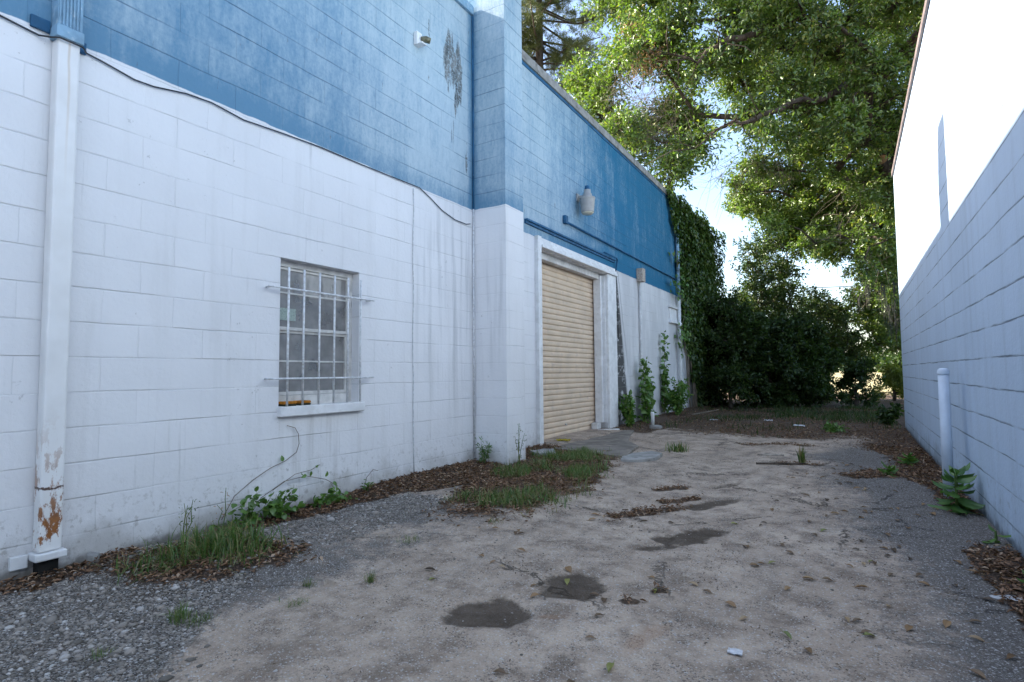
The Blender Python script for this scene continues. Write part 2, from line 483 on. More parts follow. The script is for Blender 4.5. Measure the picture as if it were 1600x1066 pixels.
# numpy noise
def vnoise(x, y, seed=0):
    xi = np.floor(x).astype(np.int64); yi = np.floor(y).astype(np.int64)
    fx = x - xi; fy = y - yi
    fx = fx * fx * (3 - 2 * fx); fy = fy * fy * (3 - 2 * fy)
    def hsh(a, b):
        h = (a * 374761393 + b * 668265263 + seed * 1442695041) & 0xffffffff
        h = ((h ^ (h >> 13)) * 1274126177) & 0xffffffff
        return ((h ^ (h >> 16)) & 0xffff) / 65535.0
    return (hsh(xi, yi) * (1 - fx) + hsh(xi + 1, yi) * fx) * (1 - fy) + (hsh(xi, yi + 1) * (1 - fx) + hsh(xi + 1, yi + 1) * fx) * fy
def fbm(x, y, sc, seed=0, oct=4):
    t = 0; a = 1; n = 0
    for o in range(oct):
        t = t + a * vnoise(x * sc * 2 ** o, y * sc * 2 ** o, seed + o * 7); n += a; a *= .55
    return t / n
def sst(x, a, b):
    t = np.clip((x - a) / (b - a), 0, 1)
    return t * t * (3 - 2 * t)
def unit(v): return v / (np.linalg.norm(v, axis=-1, keepdims=True) + 1e-9)

XL, XR = -3.835, 0.785

# ------------------------------------------------------------------ ground masks (x, y in metres)
def ell(x, y, cx, cy, a, b, ang, seed, rag=.35):
    c, s_ = math.cos(R(ang)), math.sin(R(ang))
    u = ((x - cx) * c + (y - cy) * s_) / a; v = (-(x - cx) * s_ + (y - cy) * c) / b
    r = np.sqrt(u * u + v * v) + (fbm(x, y, 6, seed) - .5) * rag * 2
    return 1 - sst(r, .55, 1.32)
STAINS = [(-1.45, 2.13, .23, .155, 30, 1), (-1.27, 2.61, .20, .165, 17, 1), (-.98, 3.75, .34, .15, 62, .9), (-1.12, 3.42, .15, .07, 50, .75),
          (-1.02, 4.8, .25, .11, 62, .8), (-1.09, 5.6, .28, .07, 60, .6), (-.90, 3.30, .10, .06, 40, .4)]
SOILS = [(-1.43, 4.25, .34, .09, 62, 1), (-1.28, 4.85, .24, .06, 62, 1), (-1.5, 5.2, .3, .07, 62, .8), (-.95, 2.55, .07, .035, 20, .8), (-.85, 2.75, .06, .03, 20, .7),
         (-.62, 7.2, .3, .08, 20, .7), (-1.0, 9.0, .6, .14, 10, .5)]
def m_stain(x, y):
    t = np.zeros_like(x)
    for i, (a, b, c, d, e, w) in enumerate(STAINS): t = np.maximum(t, w * ell(x + .10 * (fbm(x, y, 3.5, 12) - .5), y + .16 * (fbm(x, y, 4.5, 13) - .5), a, b, c, d, e, 11 + i, .62))
    return t
def m_orange(x, y):
    return np.maximum(ell(x, y, -.77, 2.22, .22, .05, 75, 31, .6), ell(x, y, -1.17, 2.24, .09, .035, 30, 32, .6)) * .5
def m_soil(x, y):
    w = fbm(x, y, 1.3, 41)
    f = fbm(x, y, 7, 43)
    # along the long wall, wide beside the chimney
    edge = -3.55 + .28 * (w - .5) + .42 * sst(y, 3.2, 4.6) + .25 * sst(y, 4.6, 5.6)
    t = sst(edge - x, -.06, .06) * sst(y, 2.0, 2.4) * (1 - sst(y, 6.9, 7.2))
    t = np.maximum(t, ell(x, y, -3.18, 1.85, .50, .34, 35, 44, .4))
    t = np.maximum(t, ell(x, y, -3.75, 1.3, .5, .22, 85, 45, .5) * .9)
    t = np.maximum(t, ell(x, y, -2.78, 5.15, 1.75, .62, 100, 46, .3))
    back = sst(y, 9.4 + 1.6 * (w - .5), 11.2 + 1.6 * (w - .5)) * .95
    t = np.maximum(t, back)
    t = np.maximum(t, sst(x - (-3.1 + .5 * (w - .5)), .12, -.12) * sst(y, 9.3, 9.8))
    t = np.maximum(t, sst(x, .50 - .35 * sst(y, 6.2, 7.0) - .5 * sst(y, 8.2, 9.5) + .15 * (w - .5), .60 + .1 * (w - .5)) * np.maximum(sst(y, 5.1, 5.7), 1 - sst(y, 4.1, 4.6)))
    t = np.maximum(t, ell(x, y, .2, 6.95, .45, .22, 50, 47, .5))
    for i, (a, b, c, d, e, wt) in enumerate(SOILS): t = np.maximum(t, wt * ell(x, y, a, b, c, d, e, 60 + i, 1.1))
    return np.clip(t * (.6 + .8 * f), 0, 1)
def m_asphalt(x, y):
    w = fbm(x, y, .8, 51) - .5
    rgt = sst(x + w * .9, -.35 - .10 * (y - 3), .55 - .10 * (y - 3))
    lft = sst(-x + w * .9, 2.0 + .05 * (y - 2), 2.9 + .05 * (y - 2)) * (1 - sst(y, 4.4, 5.0))
    return np.clip(np.maximum(rgt * (1 - sst(y, 8, 11)), lft * (.22 + .72 * sst(fbm(x, y, 2.1, 52), .3, .65))), 0, 1)
def m_gravel(x, y):
    w = fbm(x, y, .9, 55) - .5
    g = sst(-x - .75 * (y - 1.1) + w * .9, 1.6, 2.5) * (1 - sst(y, 1.7, 2.4))
    g = np.maximum(g, .55 * sst(-x + w * .5, 2.5, 2.9) * (1 - sst(y, 3.6, 4.6)))
    g = np.maximum(g, ell(x, y, -3.3, 3.45, .5, .22, 70, 56, .5) * .9)
    return np.clip(g, 0, 1)
def m_white(x, y):
    return ell(x, y, .60, 3.50, .09, .045, 20, 71, .5)
def gz(x, y):
    z = .022 * (fbm(x, y, .7, 81) - .5) + .016 * (fbm(x, y, 3.1, 83) - .5) + .007 * (fbm(x, y, 13, 85, 3) - .5)
    z = z - .02 * np.exp(-((x + 1.15 + .02 * y) / .3) ** 2) * sst(y, 2.5, 4.5)
    inside = sst(x, -3.9, -3.7)
    z = z + .055 * sst(-x, 3.2, 3.8) * sst(y, 2.8, 4.2) + .03 * ell(x, y, -2.78, 5.15, 1.8, .7, 100, 46, .3)
    z = z + .045 * ell(x, y, -3.2, 1.85, .6, .4, 35, 44, .4) - .02 * m_stain(x, y)
    z = z + .05 * sst(y, 11, 13.5) * fbm(x, y, 1.1, 87)
    near = (np.abs(x) < 9) & (y < 26) & (y > -3)
    return np.where(near, z, 0)

def ground():
    far = np.array([40, 70, 120, 220, 400, 800, 1500.])
    xs = np.concatenate([-far[::-1], np.arange(-30, -5, 1.25), np.arange(-5, -3.95, .1), np.arange(-3.95, .9, .02), np.arange(.9, 2.2, .1), np.arange(2.5, 31, 1.5), far])
    ys = np.concatenate([-far[::-1], np.arange(-30, -1, 1.5), np.arange(-1, .6, .2), np.arange(.6, 4.2, .02), np.arange(4.2, 9, .04), np.arange(9, 20, .1), np.arange(20, 31, .6), far])
    X, Y = np.meshgrid(xs, ys)
    x, y = X.ravel(), Y.ravel()
    z = gz(x, y)
    nx, ny = len(xs), len(ys)
    i = (np.arange(ny - 1)[:, None] * nx + np.arange(nx - 1)[None, :]).ravel()
    o = np_mesh('ground', np.stack([x, y, z], 1), np.stack([i, i + 1, i + nx + 1, i + nx], 1), ground_mat(), smooth=True)
    near = (np.abs(x) < 9) & (y < 26) & (y > -3)
    for nm, fn in (('stain', m_stain), ('orange', m_orange), ('soil', m_soil), ('asphalt', m_asphalt), ('gravel', m_gravel), ('whitepaint', m_white)):
        a = o.data.attributes.new(nm, 'FLOAT', 'POINT')
        a.data.foreach_set('value', np.where(near, fn(x, y), 0.0 if nm != 'soil' else (y > 20) * .8).astype(np.float32))
    return kind(o, 'structure')

def ground_mat():
    k = Mat('alley ground', .95, .12)
    P, x, y, z = k.pos()
    n1 = k.noise(sc=1.7, det=5); n2 = k.noise(sc=11, det=5, rough=.65); n3 = k.noise(sc=55, det=4, rough=.7)
    st = k.attr('stain'); orr = k.attr('orange'); so_ = k.attr('soil'); asf = k.attr('asphalt'); gr = k.attr('gravel'); wp = k.attr('whitepaint')
    d1, r1 = k.vor(sc=110); d2, r2 = k.vor(sc=170); d3, r3 = k.vor(sc=330)
    sand = k.mix(k.sm(n1, .32, .68), (.41, .318, .245), (.53, .420, .33))
    sand = k.mix(k.mul(k.sm(n2, .42, .75), .5), sand, (.32, .25, .196))
    mot = k.noise(sc=4.5, det=7, rough=.68)
    trk = k.noise(k.scale(P, (5.5, .55, 1)), 1.0, 5, .6)
    sand = k.mix(k.sm(mot, .44, .66, 0, .85), sand, (.195, .147, .112))
    sand = k.mix(k.sm(trk, .52, .72, 0, .55), sand, (.26, .21, .168))
    sand = k.mix(k.sm(mot, .42, .30, 0, .4), sand, (.52, .445, .37))
    asp = k.mix(k.sm(n2, .3, .7), (.102, .088, .077), (.165, .146, .129))
    asp = k.mix(k.mul(k.sm(r2, .55, 1), .45), asp, (.30, .29, .285))
    e, _ = k.vor(P, 1.1, 'DISTANCE_TO_EDGE')
    edge = k.add(e, k.mul(k.sub(n2, .5), .12))
    crack = k.mul(k.sm(k.ma('ABSOLUTE', edge), .004, .014, 1, 0), k.sm(n1, .46, .56))
    asp = k.mix(k.mul(crack, .7), asp, (.045, .042, .04))
    af = k.sm(k.add(asf, k.add(k.mul(k.sub(n2, .5), 1.0), k.mul(k.sub(n3, .5), .8))), .15, .85)
    c = k.mix(af, sand, asp)
    gv = k.mix(k.sm(r1, .0, .8), (.135, .118, .102), (.34, .305, .27))
    gv = k.mix(k.sm(r1, .86, .9), gv, (.55, .53, .51))
    gv = k.mix(k.sm(d1, .42, .72), gv, (.055, .047, .041))
    gv = k.mix(k.sm(mot, .5, .66, 0, .7), gv, (.10, .075, .058))
    gf = k.sm(k.add(gr, k.mul(k.sub(n2, .5), .8)), .35, .65)
    c = k.mix(gf, c, gv)
    # grit: pale shell bits and dark crumbs
    c = k.mix(k.mul(k.sm(r2, .925, .94), .75), c, (.52, .50, .48))
    c = k.mix(k.mul(k.sm(r3, .88, .92), .5), c, (.42, .40, .38))
    cl = k.sm(k.noise(sc=5.5, det=4, rough=.6), .46, .64, .26, 1)
    c = k.mix(k.mul(k.mul(k.sm(r2, .15, .10), .75), cl), c, (.07, .058, .05))
    c = k.mix(k.mul(k.mul(k.sm(r3, .24, .16), .55), cl), c, (.10, .086, .075))
    c = k.mix(k.mul(k.sm(n3, .50, .78), .42), c, (.11, .092, .078))
    e2, _ = k.vor(P, .62, 'DISTANCE_TO_EDGE')
    ck = k.mul(k.sm(k.ma('ABSOLUTE', k.add(e2, k.mul(k.sub(k.noise(sc=9, det=6, rough=.65), .5), .16))), .002, .009, 1, 0), k.sm(k.noise(sc=.9, det=2), .47, .56))
    c = k.mix(k.mul(k.mul(ck, k.sub(1, gf)), .75), c, (.055, .047, .04))
    c = k.mix(k.sm(k.add(orr, k.mul(k.sub(n2, .5), .5)), .25, .8, 0, .75), c, (.33, .20, .125))
    sf = k.sm(k.add(so_, k.mul(k.sub(n2, .5), .7)), .3, .65)
    soil = k.mix(k.sm(n3, .3, .7), (.032, .022, .016), (.095, .062, .042))
    soil = k.mix(k.sm(r2, .75, .9, 0, .6), soil, (.17, .10, .06))
    c = k.mix(k.mul(sf, .9), c, soil)
    sta = k.sm(k.add(st, k.add(k.mul(k.sub(n3, .5), .5), k.mul(k.sub(n2, .5), .7))), .2, .8)
    c = k.mix(k.mul(sta, .97), c, k.mix(k.sm(r3, .8, .95), k.mix(k.sm(n2, .3, .7, .04, .22), (.056, .041, .030), c), (.12, .10, .082)))
    wf = k.sm(k.add(wp, k.mul(k.sub(n2, .5), 1.0)), .4, .6)
    c = k.mix(wf, c, (.62, .62, .62))
    marsh = k.mix(k.sm(k.noise(k.scale(P, (1, .12, 1)), .4, 4), .35, .65), (.30, .26, .14), (.44, .38, .22))
    c = k.mix(k.sm(k.add(y, k.mul(x, -.1)), 27, 33), c, marsh)
    k.col(c)
    h = k.add(k.mul(n2, .016), k.mul(n3, .010))
    h = k.add(h, k.mul(k.sm(d1, .0, .7, 1, 0), k.add(.0008, k.mul(gf, .007))))
    h = k.add(h, k.mul(k.sm(d2, .0, .7, 1, 0), .0016))
    h = k.sub(h, k.mul(k.mx(k.mul(crack, af), ck), .008))
    k.bump(h)
    return k.m
ground()

# ------------------------------------------------------------------ left building
def wall_cells(ys, zs, holes, xf, xb):
    mb = MB()
    inh = lambda i, j: any(a <= (ys[i] + ys[i + 1]) / 2 <= b and c <= (zs[j] + zs[j + 1]) / 2 <= d for a, b, c, d in holes)
    ok = lambda i, j: 0 <= i < len(ys) - 1 and 0 <= j < len(zs) - 1 and not inh(i, j)
    for i in range(len(ys) - 1):
        for j in range(len(zs) - 1):
            if inh(i, j): continue
            a, b, c, d = ys[i], ys[i + 1], zs[j], zs[j + 1]
            k = mb.vs([(xf, a, c), (xf, b, c), (xf, b, d), (xf, a, d), (xb, a, c), (xb, b, c), (xb, b, d), (xb, a, d)])
            mb.f.append((k, k + 1, k + 2, k + 3)); mb.f.append((k + 7, k + 6, k + 5, k + 4))
            if not ok(i + 1, j): mb.f.append((k + 1, k + 5, k + 6, k + 2))
            if not ok(i - 1, j): mb.f.append((k + 4, k, k + 3, k + 7))
            if not ok(i, j + 1): mb.f.append((k + 3, k + 2, k + 6, k + 7))
            if not ok(i, j - 1): mb.f.append((k + 4, k + 5, k + 1, k))
    return mb

BL = thing('block_warehouse', 'long white and blue painted block building with a tan roller door', 'building', (-3.835, 6.0, 0))
WY0, WY1, WZ0, WZ1 = 2.775, 3.60, .80, 2.005
DY0, DY1, DZ1 = 7.0, 9.61, 2.96
mb = wall_cells([-9, WY0, WY1, DY0, DY1, 19.4], [-.3, 0.02, WZ0, WZ1, DZ1, 5.47], [(WY0, WY1, WZ0, WZ1), (DY0, DY1, .02, DZ1)], XL, XL - .205)
mb.box(-16, -15.8, -9, 19.4, -.3, 5.3).box(-15.8, XL - .205, -9, -8.8, -.3, 5.3).box(-15.8, XL - .205, 19.2, 19.398, -.3, 5.3)
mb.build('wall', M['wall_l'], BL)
MB().box(-15.8, XL - .21, -8.8, 19.19, 5.1, 5.3).build('roof', M['roof'], BL)
MB().box(-15.7, -4.05, -8.7, 19.1, -.05, .0).build('floor', M['concrete'], BL)
mb = MB()
for i in range(12):
    a = -9 + i * 1.2
    mb.box(XL - .24, XL + .035, a, min(a + 1.193, 5.408), 5.455, 5.565)
mb.build('coping', M['blue'], BL, bevel=.006).data.materials[0] = M['bluepale']
mb = MB()
a = 5.828
while a < 19.4:
    mb.box(XL - .24, XL + .035, a, min(a + 1.193, 19.42), 5.49, 5.625)
    a += 1.2
mb.build('coping', M['concrete'], BL, bevel=.006)
MB().box(XL - .24, XL + .012, 5.828, 19.4, 5.44, 5.489).build('coping_bed', M['blue'], BL)
MB().box(XL - .3, -3.375, 5.41, 5.822, -.3, 6.27).build('chimney', M['wall_c'], BL)

# window
wd = MB()
x0, x1 = -3.99, -3.925
wd.box(x0, x1, WY0, WY0 + .03, .82, WZ1).box(x0, x1, WY1 - .03, WY1, .82, WZ1)
wd.box(x0, x1, WY0 + .0301, WY1 - .0301, WZ1 - .05, WZ1).box(x0, x1, WY0 + .0301, WY1 - .0301, .82, .905)
win = wd.build('window', M['alu'], BL, bevel=.003)
sa = MB()
ya, yb = WY0 + .032, WY1 - .032
for z0, z1, xo in ((1.437, 1.955, -3.955), (.907, 1.437, -3.972)):
    sa.box(xo - .015, xo + .015, ya, ya + .02, z0, z1 - .001).box(xo - .015, xo + .015, yb - .02, yb, z0, z1 - .001)
    sa.box(xo - .015, xo + .015, ya + .02, yb - .02, z0, z0 + .028).box(xo - .015, xo + .015, ya + .02, yb - .02, z1 - .022, z1 - .001)
    zm = 1.745 if z0 > 1.4 else 1.185
    sa.box(xo - .010, xo + .010, ya + .02, yb - .02, zm - .007, zm + .007)
sa.build('sash', M['alu'], win, bevel=.002)
for z0, z1, xo in ((1.472, 1.925, -3.957), (.942, 1.407, -3.974)):
    MB().box(xo - .002, xo + .002, ya + .018, yb - .018, z0 - .01, z1 + .01).build('pane', M['glass'], win)
bl = MB()
ny = 26
for i in range(ny):
    t0, t1 = WY0 - .05 + i * .9 / ny, WY0 - .05 + (i + 1) * .9 / ny
    f = lambda t: -4.12 + .018 * math.sin(t * 46) + .012 * math.sin(t * 19)
    k = bl.vs([(f(t0), t0, .85), (f(t1), t1, .85), (f(t1), t1, 2.05), (f(t0), t0, 2.05), (f(t0) - .01, t0, .85), (f(t1) - .01, t1, .85), (f(t1) - .01, t1, 2.05), (f(t0) - .01, t0, 2.05)])
    bl.f += [(k, k + 1, k + 2, k + 3), (k + 7, k + 6, k + 5, k + 4)]
bl.build('curtain', M['blind'], win)
MB().box(-3.953, -3.951, 2.86, 3.01, 1.52, 1.62).build('notice', M['notice'], win)
MB().box(XL - .16, XL + .055, WY0 - .012, WY1 + .035, .745, .825).build('sill', M['white'], win, bevel=.008)
guard = None
for y0, y1, zc in ((2.64, 3.70, 1.752), (2.64, 3.70, 1.043)):
    gd = MB().tube([(-3.84, y0 + .012, zc), (-3.772, y0 + .012, zc), (-3.765, y0 + .03, zc), (-3.765, y1 - .03, zc), (-3.772, y1 - .012, zc), (-3.84, y1 - .012, zc)], .008, 8)
    gd.tube([(-3.765, y0 - .02, zc), (-3.765, y1 + .02, zc)], .007, 8)
    if guard is None: guard = gd.build('window_guard', M['steel'], BL, True)
    else: gd.build('crossbar', M['steel'], guard, True)
for yy in (2.812, 2.957, 3.113, 3.270, 3.421, 3.568):
    MB().tube([(-3.781, yy, .829), (-3.781, yy + .002, 1.925)], .0085, 10).build('bar', M['steel'], guard, True)

# roller door
cu = MB()
prof = []
npch = 34
pitch = (DZ1 - .03) / npch
for i in range(npch):
    for t in range(14):
        u = t / 14
        prof.append((-4.075 + .014 * max(0.0, math.sin(math.pi * min(u / .87, 1))) ** .28 - (.012 if u > .86 else 0), .03 + (i + u) * pitch))
prof.append((-4.075, DZ1 + .02))
k0 = cu.vs([(x, DY0 - .04, z) for x, z in prof]); k1 = cu.vs([(x, DY1 + .0, z) for x, z in prof])
for i in range(len(prof) - 1): cu.f.append((k0 + i, k1 + i, k1 + i + 1, k0 + i + 1))
door = cu.build('roller_door', M['beige'], BL, smooth=True)
MB().box(-4.10, -4.05, DY0 - .04, DY1, .012, .05).build('bottom_bar', M['trimdirty'], door, bevel=.004)
MB().tube([(-4.06, 8.32, .22), (-4.035, 8.32, .22)], .014, 10).build('lock', M['alu'], door)
# door surround
MB().box(XL - .002, XL + .06, 6.925, 7.035, 0.0, 3.045).build('door_post', M['white'], BL, bevel=.006)
MB().box(XL - .002, XL + .05, DY1 - .005, 10.03, .0, 2.883).build('door_casing', M['white'], BL, bevel=.006)
fr = MB()
fr.box(XL - .20, XL - .003, DY1 - .03, DY1 - .0, .16, 2.85)                # right jamb lining
fr.box(XL - .20, XL - .06, DY1 - .10, DY1 - .031, .16, 2.85)
fr.build('door_jamb', M['white'], BL, bevel=.006)
hd = MB()
hd.box(XL - .002, XL + .085, 7.036, 10.04, 2.885, 2.93).box(XL - .002, XL + .060, 7.036, 10.04, 2.931, 2.985).box(XL - .002, XL + .035, 7.036, 10.04, 2.986, 3.04)
hd.build('door_header', M['trimdirty'], BL, bevel=.006).data.materials[0] = M['white']
MB().box(XL - .20, XL - .004, 7.0, DY1 - .031, 2.875, 2.955).box(XL - .20, XL - .09, 7.0, DY1 - .101, 2.78, 2.874).build('door_soffit', M['trimdirty'], BL, bevel=.005)
MB().box(XL - .003, XL + .055, 6.64, 10.06, 3.195, 3.225).box(XL - .003, XL + .03, 6.64, 10.06, 3.16, 3.194).build('door_drip_cap', M['blue'], BL, bevel=.004)
MB().box(XL - .20, XL - .09, DY1 - .28, DY1 - .101, .02, .16).build('door_block', M['trimdirty'], BL)
# small bricked-up vent with two ledges
v = MB().box(XL - .003, XL + .02, 13.78, 14.72, 2.34, 2.66).build('wall_vent', M['white'], BL)
MB().box(XL - .003, XL + .07, 13.70, 14.80, 2.66, 2.72).build('lintel', M['trimdirty'], v, bevel=.006)
MB().box(XL - .003, XL + .08, 13.72, 14.80, 2.28, 2.34).build('ledge', M['white'], v, bevel=.006)

# ------------------------------------------------------------------ right building
BR = thing('block_warehouse', 'white block building along the right side, its upper courses in full sun', 'building', (XR, 5.0, 0))
MB().box(XR, 12, -7, 12.45, -.3, 4.71).build('wall', M['wall_r'], BR)
MB().box(XR + .1, 11.9, -6.9, 12.35, 4.712, 4.74).build('roof', M['roof'], BR)
re = MB()
a = -7.0
while a < 12.45:
    re.box(XR - .028, XR + .12, a, min(a + 3.04, 12.48), 4.715, 4.765); a += 3.05
re.box(XR - .028, XR - .004, -7, 12.48, 4.685, 4.714)
re.build('roof_edge', M['flash'], BR)

# ------------------------------------------------------------------ things fixed to the left wall
ds = thing('downspout', 'white square downspout with orange rust at its foot and a fluted blue top', 'downspout', (-3.79, 1.315, 0))
mb = MB().box(XL + .003, -3.742, 1.262, 1.369, .13, 2.985)
mb.build('pipe', M['rust'], ds, bevel=.012)
up = MB()
n = 7
up.box(XL + .003, -3.742, 1.256, 1.376, 3.06, 5.3)
for i in range(n): up.box(-3.742, -3.734, 1.260 + i * .0165, 1.260 + i * .0165 + .009, 3.06, 5.3)
up.build('leader_pipe', M['bluepale'], ds, bevel=.003)
MB().box(XL + .003, -3.728, 1.250, 1.382, 2.986, 3.058).build('collar', M['bluepale'], ds, bevel=.006)
MB().box(XL + .003, -3.722, 1.243, 1.388, .088, .129).build('shoe', M['white'], ds, bevel=.008)
for y0, y1, z0 in ((1.160, 1.249, 3.02), (1.383, 1.425, 2.98)):
    MB().box(XL + .003, XL + .02, y0, y1, z0, z0 + .07).build('strap', M['blue'], ds, bevel=.004)
MB().box(XL + .003, XL + .035, 1.165, 1.240, .055, .125).build('wall_plate', M['white'], ds, bevel=.005)
MB().box(XL + .004, -3.76, 1.272, 1.36, -.05, .086).build('drain_stub', M['dark'], ds)

cab = [(-.3, 3.02), (.5, 3.01), (1.033, 3.005), (1.199, 2.985)]
cab2 = [(1.425, 2.995), (1.501, 2.985), (1.689, 2.952), (1.803, 2.958), (2.006, 3.000), (2.185, 3.012), (2.429, 2.982), (2.758, 3.002), (3.134, 3.02), (3.57, 3.018), (4.078, 3.024), (4.417, 3.03), (4.594, 2.967), (4.791, 2.882), (5.024, 2.830), (5.247, 2.827), (5.33, 2.85)]
pts = [(XL + .014, y, z) for y, z in cab] + [(-3.76, 1.24, 2.974), (-3.722, 1.262, 2.972), (-3.722, 1.37, 2.97), (-3.76, 1.395, 2.98)] + [(XL + .014, y, z) for y, z in cab2]
tag(MB().tube(pts, .0052, 6).build('wall_cable', M['cable'], None, True), 'black cable sagging along the line between blue and white paint', 'cable')
pts = [(XL + .008, 4.328 + .008 * math.sin(i * 1.7) + (.012 if i > 9 else 0), 3.0 - i * .245) for i in range(13)]
tag(MB().tube(pts, .0055, 6).build('wall_wire', M['steel'], None, True), 'thin white painted wire running straight down the wall right of the barred window', 'wire')
t = thing('corner_conduit', 'narrow conduit standing in the corner beside the chimney', 'conduit', (XL, 5.39, 0))
MB().tube([(XL + .016, 5.392, 5.44), (XL + .016, 5.394, 4.2), (XL + .016, 5.392, 3.04)], .011, 8).build('upper_pipe', M['blue'], t, True)
MB().tube([(XL + .016, 5.392, 3.04), (XL + .016, 5.389, 1.6), (XL + .016, 5.393, .05)], .011, 8).build('pipe', M['steel'], t, True)
t = thing('conduit_run', 'dark blue conduit running level above the roller door from a small box', 'conduit', (XL, 7.9, 3.48))
MB().tube([(XL + .03, 7.94, 3.47), (XL + .03, 14.5, 3.45)], .016, 8).build('pipe', M['blue'], t, True)
MB().box(XL + .002, XL + .06, 7.85, 7.945, 3.43, 3.56).build('junction_box', M['blue'], t, bevel=.006)
t = thing('door_conduit', 'blue conduit elbow dropping at the right end of the door header', 'conduit', (XL, 10.1, 3.1))
MB().tube([(XL + .075, 9.4, 3.243), (XL + .075, 10.0, 3.243), (XL + .07, 10.075, 3.22), (XL + .05, 10.09, 3.15), (XL + .03, 10.09, 3.02)], .016, 8).build('pipe', M['blue'], t, True)
MB().tube([(XL + .03, 10.09, 3.02), (XL + .02, 10.12, 2.6), (XL + .02, 10.16, 2.3), (XL + .015, 10.2, 1.7)], .008, 6).build('wire', M['cable'], t, True)

# yard lamp: arm, upturned bucket, photocell
lx, ly = -3.655, 8.43
t = thing('wall_lamp', 'grey bucket shaped security lamp with a blue cap on the blue wall', 'lamp', (lx, ly, 3.7))
MB().lathe([(.104, 3.715), (.108, 3.73), (.122, 3.93), (.131, 3.945), (.131, 3.965), (.118, 3.97)], lx, ly, 28).build('housing', M['lampgrey'], t, True)
MB().lathe([(.02, 3.683), (.08, 3.690), (.096, 3.708), (.100, 3.714)], lx, ly, 28).build('lens', M['lens'], t, True)
MB().lathe([(.090, 3.971), (.076, 3.99), (.074, 4.03), (.058, 4.04), (.056, 4.10)], lx, ly, 24).build('ballast', M['lampgrey'], t, True)
MB().lathe([(.038, 4.101), (.040, 4.11), (.040, 4.16), (.033, 4.168)], lx, ly, 20).build('photocell', M['blue'], t, True)
MB().box(XL + .002, lx - .06, ly - .02, ly + .02, 3.985, 4.02).box(XL + .002, XL + .02, ly - .05, ly + .05, 3.93, 4.06).build('bracket', M['lampgrey'], t, bevel=.004)

t = thing('flood_lamp', 'small white box lamp with an olive glass eye high on the faded blue wall', 'lamp', (XL, 4.37, 4.6))
MB().box(XL + .002, XL + .05, 4.335, 4.415, 4.545, 4.69).box(XL + .05, XL + .11, 4.345, 4.42, 4.545, 4.56).build('housing', M['whiteclean'], t, bevel=.006)
MB().tube([(XL + .05, 4.40, 4.625), (XL + .09, 4.43, 4.625), (XL + .125, 4.46, 4.61)], [.026, .034, .030], 12).build('lens', M['olive'], t, True)

t = thing('wall_pipe', 'slim white conduit with a tan box on its top, beside the dark mildew strip', 'conduit', (XL, 11.45, 0))
MB().tube([(XL + .04, 11.46, -.02), (XL + .04, 11.46, 2.98)], .024, 10).build('pipe', M['trimdirty'], t, True)
MB().box(XL + .003, XL + .14, 11.36, 11.54, 2.98, 3.26).build('meter_box', M['rustbox'], t, bevel=.008)
t = thing('drain_pipe', 'thick white drainpipe turning blue above, half under the green creeper', 'downspout', (XL, 14.45, 0))
MB().tube([(XL + .075, 14.45, -.02), (XL + .075, 14.45, 2.93)], .042, 14).build('pipe', M['white'], t, True)
MB().tube([(XL + .075, 14.45, 2.93), (XL + .075, 14.45, 5.2)], .043, 14).build('upper_pipe', M['bluepale'], t, True)
MB().tube([(XL + .075, 14.45, 2.2), (XL + .075, 14.45, 2.32)], .051, 14).build('coupling', M['white'], t, True)
tag(MB().tube([(-3.36, 10.75, -.02), (-3.36, 10.75, .27), (-3.358, 10.75, .29)], [.035, .035, .030], 12).build('pipe_stub', M['whiteclean'], None, True), 'short white pipe stub standing in the weeds by the wall', 'pipe')

for (y0, y1, xa, lab) in ((2.80, 2.92, -3.80, 'orange scrub sponge at the outer end of the window sill'), (2.955, 3.07, -3.815, 'orange scrub sponge nearer the middle of the window sill')):
    t = thing('sponge', lab, 'sponge', (xa, y0, .826), 'orange sponges on the sill')
    MB().box(xa - .09, xa + .0, y0, y1, .842, .862).build('sponge_block', M['orange'], t, bevel=.008)
    MB().box(xa - .088, xa - .002, y0 + .003, y1 - .003, .826, .8415).build('scouring_pad', M['sponge_dark'], t, bevel=.004)

# ------------------------------------------------------------------ yard
t = thing('bollard', 'white capped steel bollard close to the right hand wall', 'bollard', (.648, 5.90, 0))
MB().tube([(.648, 5.90, -.05), (.652, 5.90, 1.035)], .039, 24).build('post', M['bluewhite'], t, True)
MB().lathe([(.0425, 1.03), (.0435, 1.035), (.0435, 1.06), (.036, 1.075), (.022, 1.083), (.004, 1.085)], .652, 5.90, 24).build('cap', M['bluewhite'], t, True)

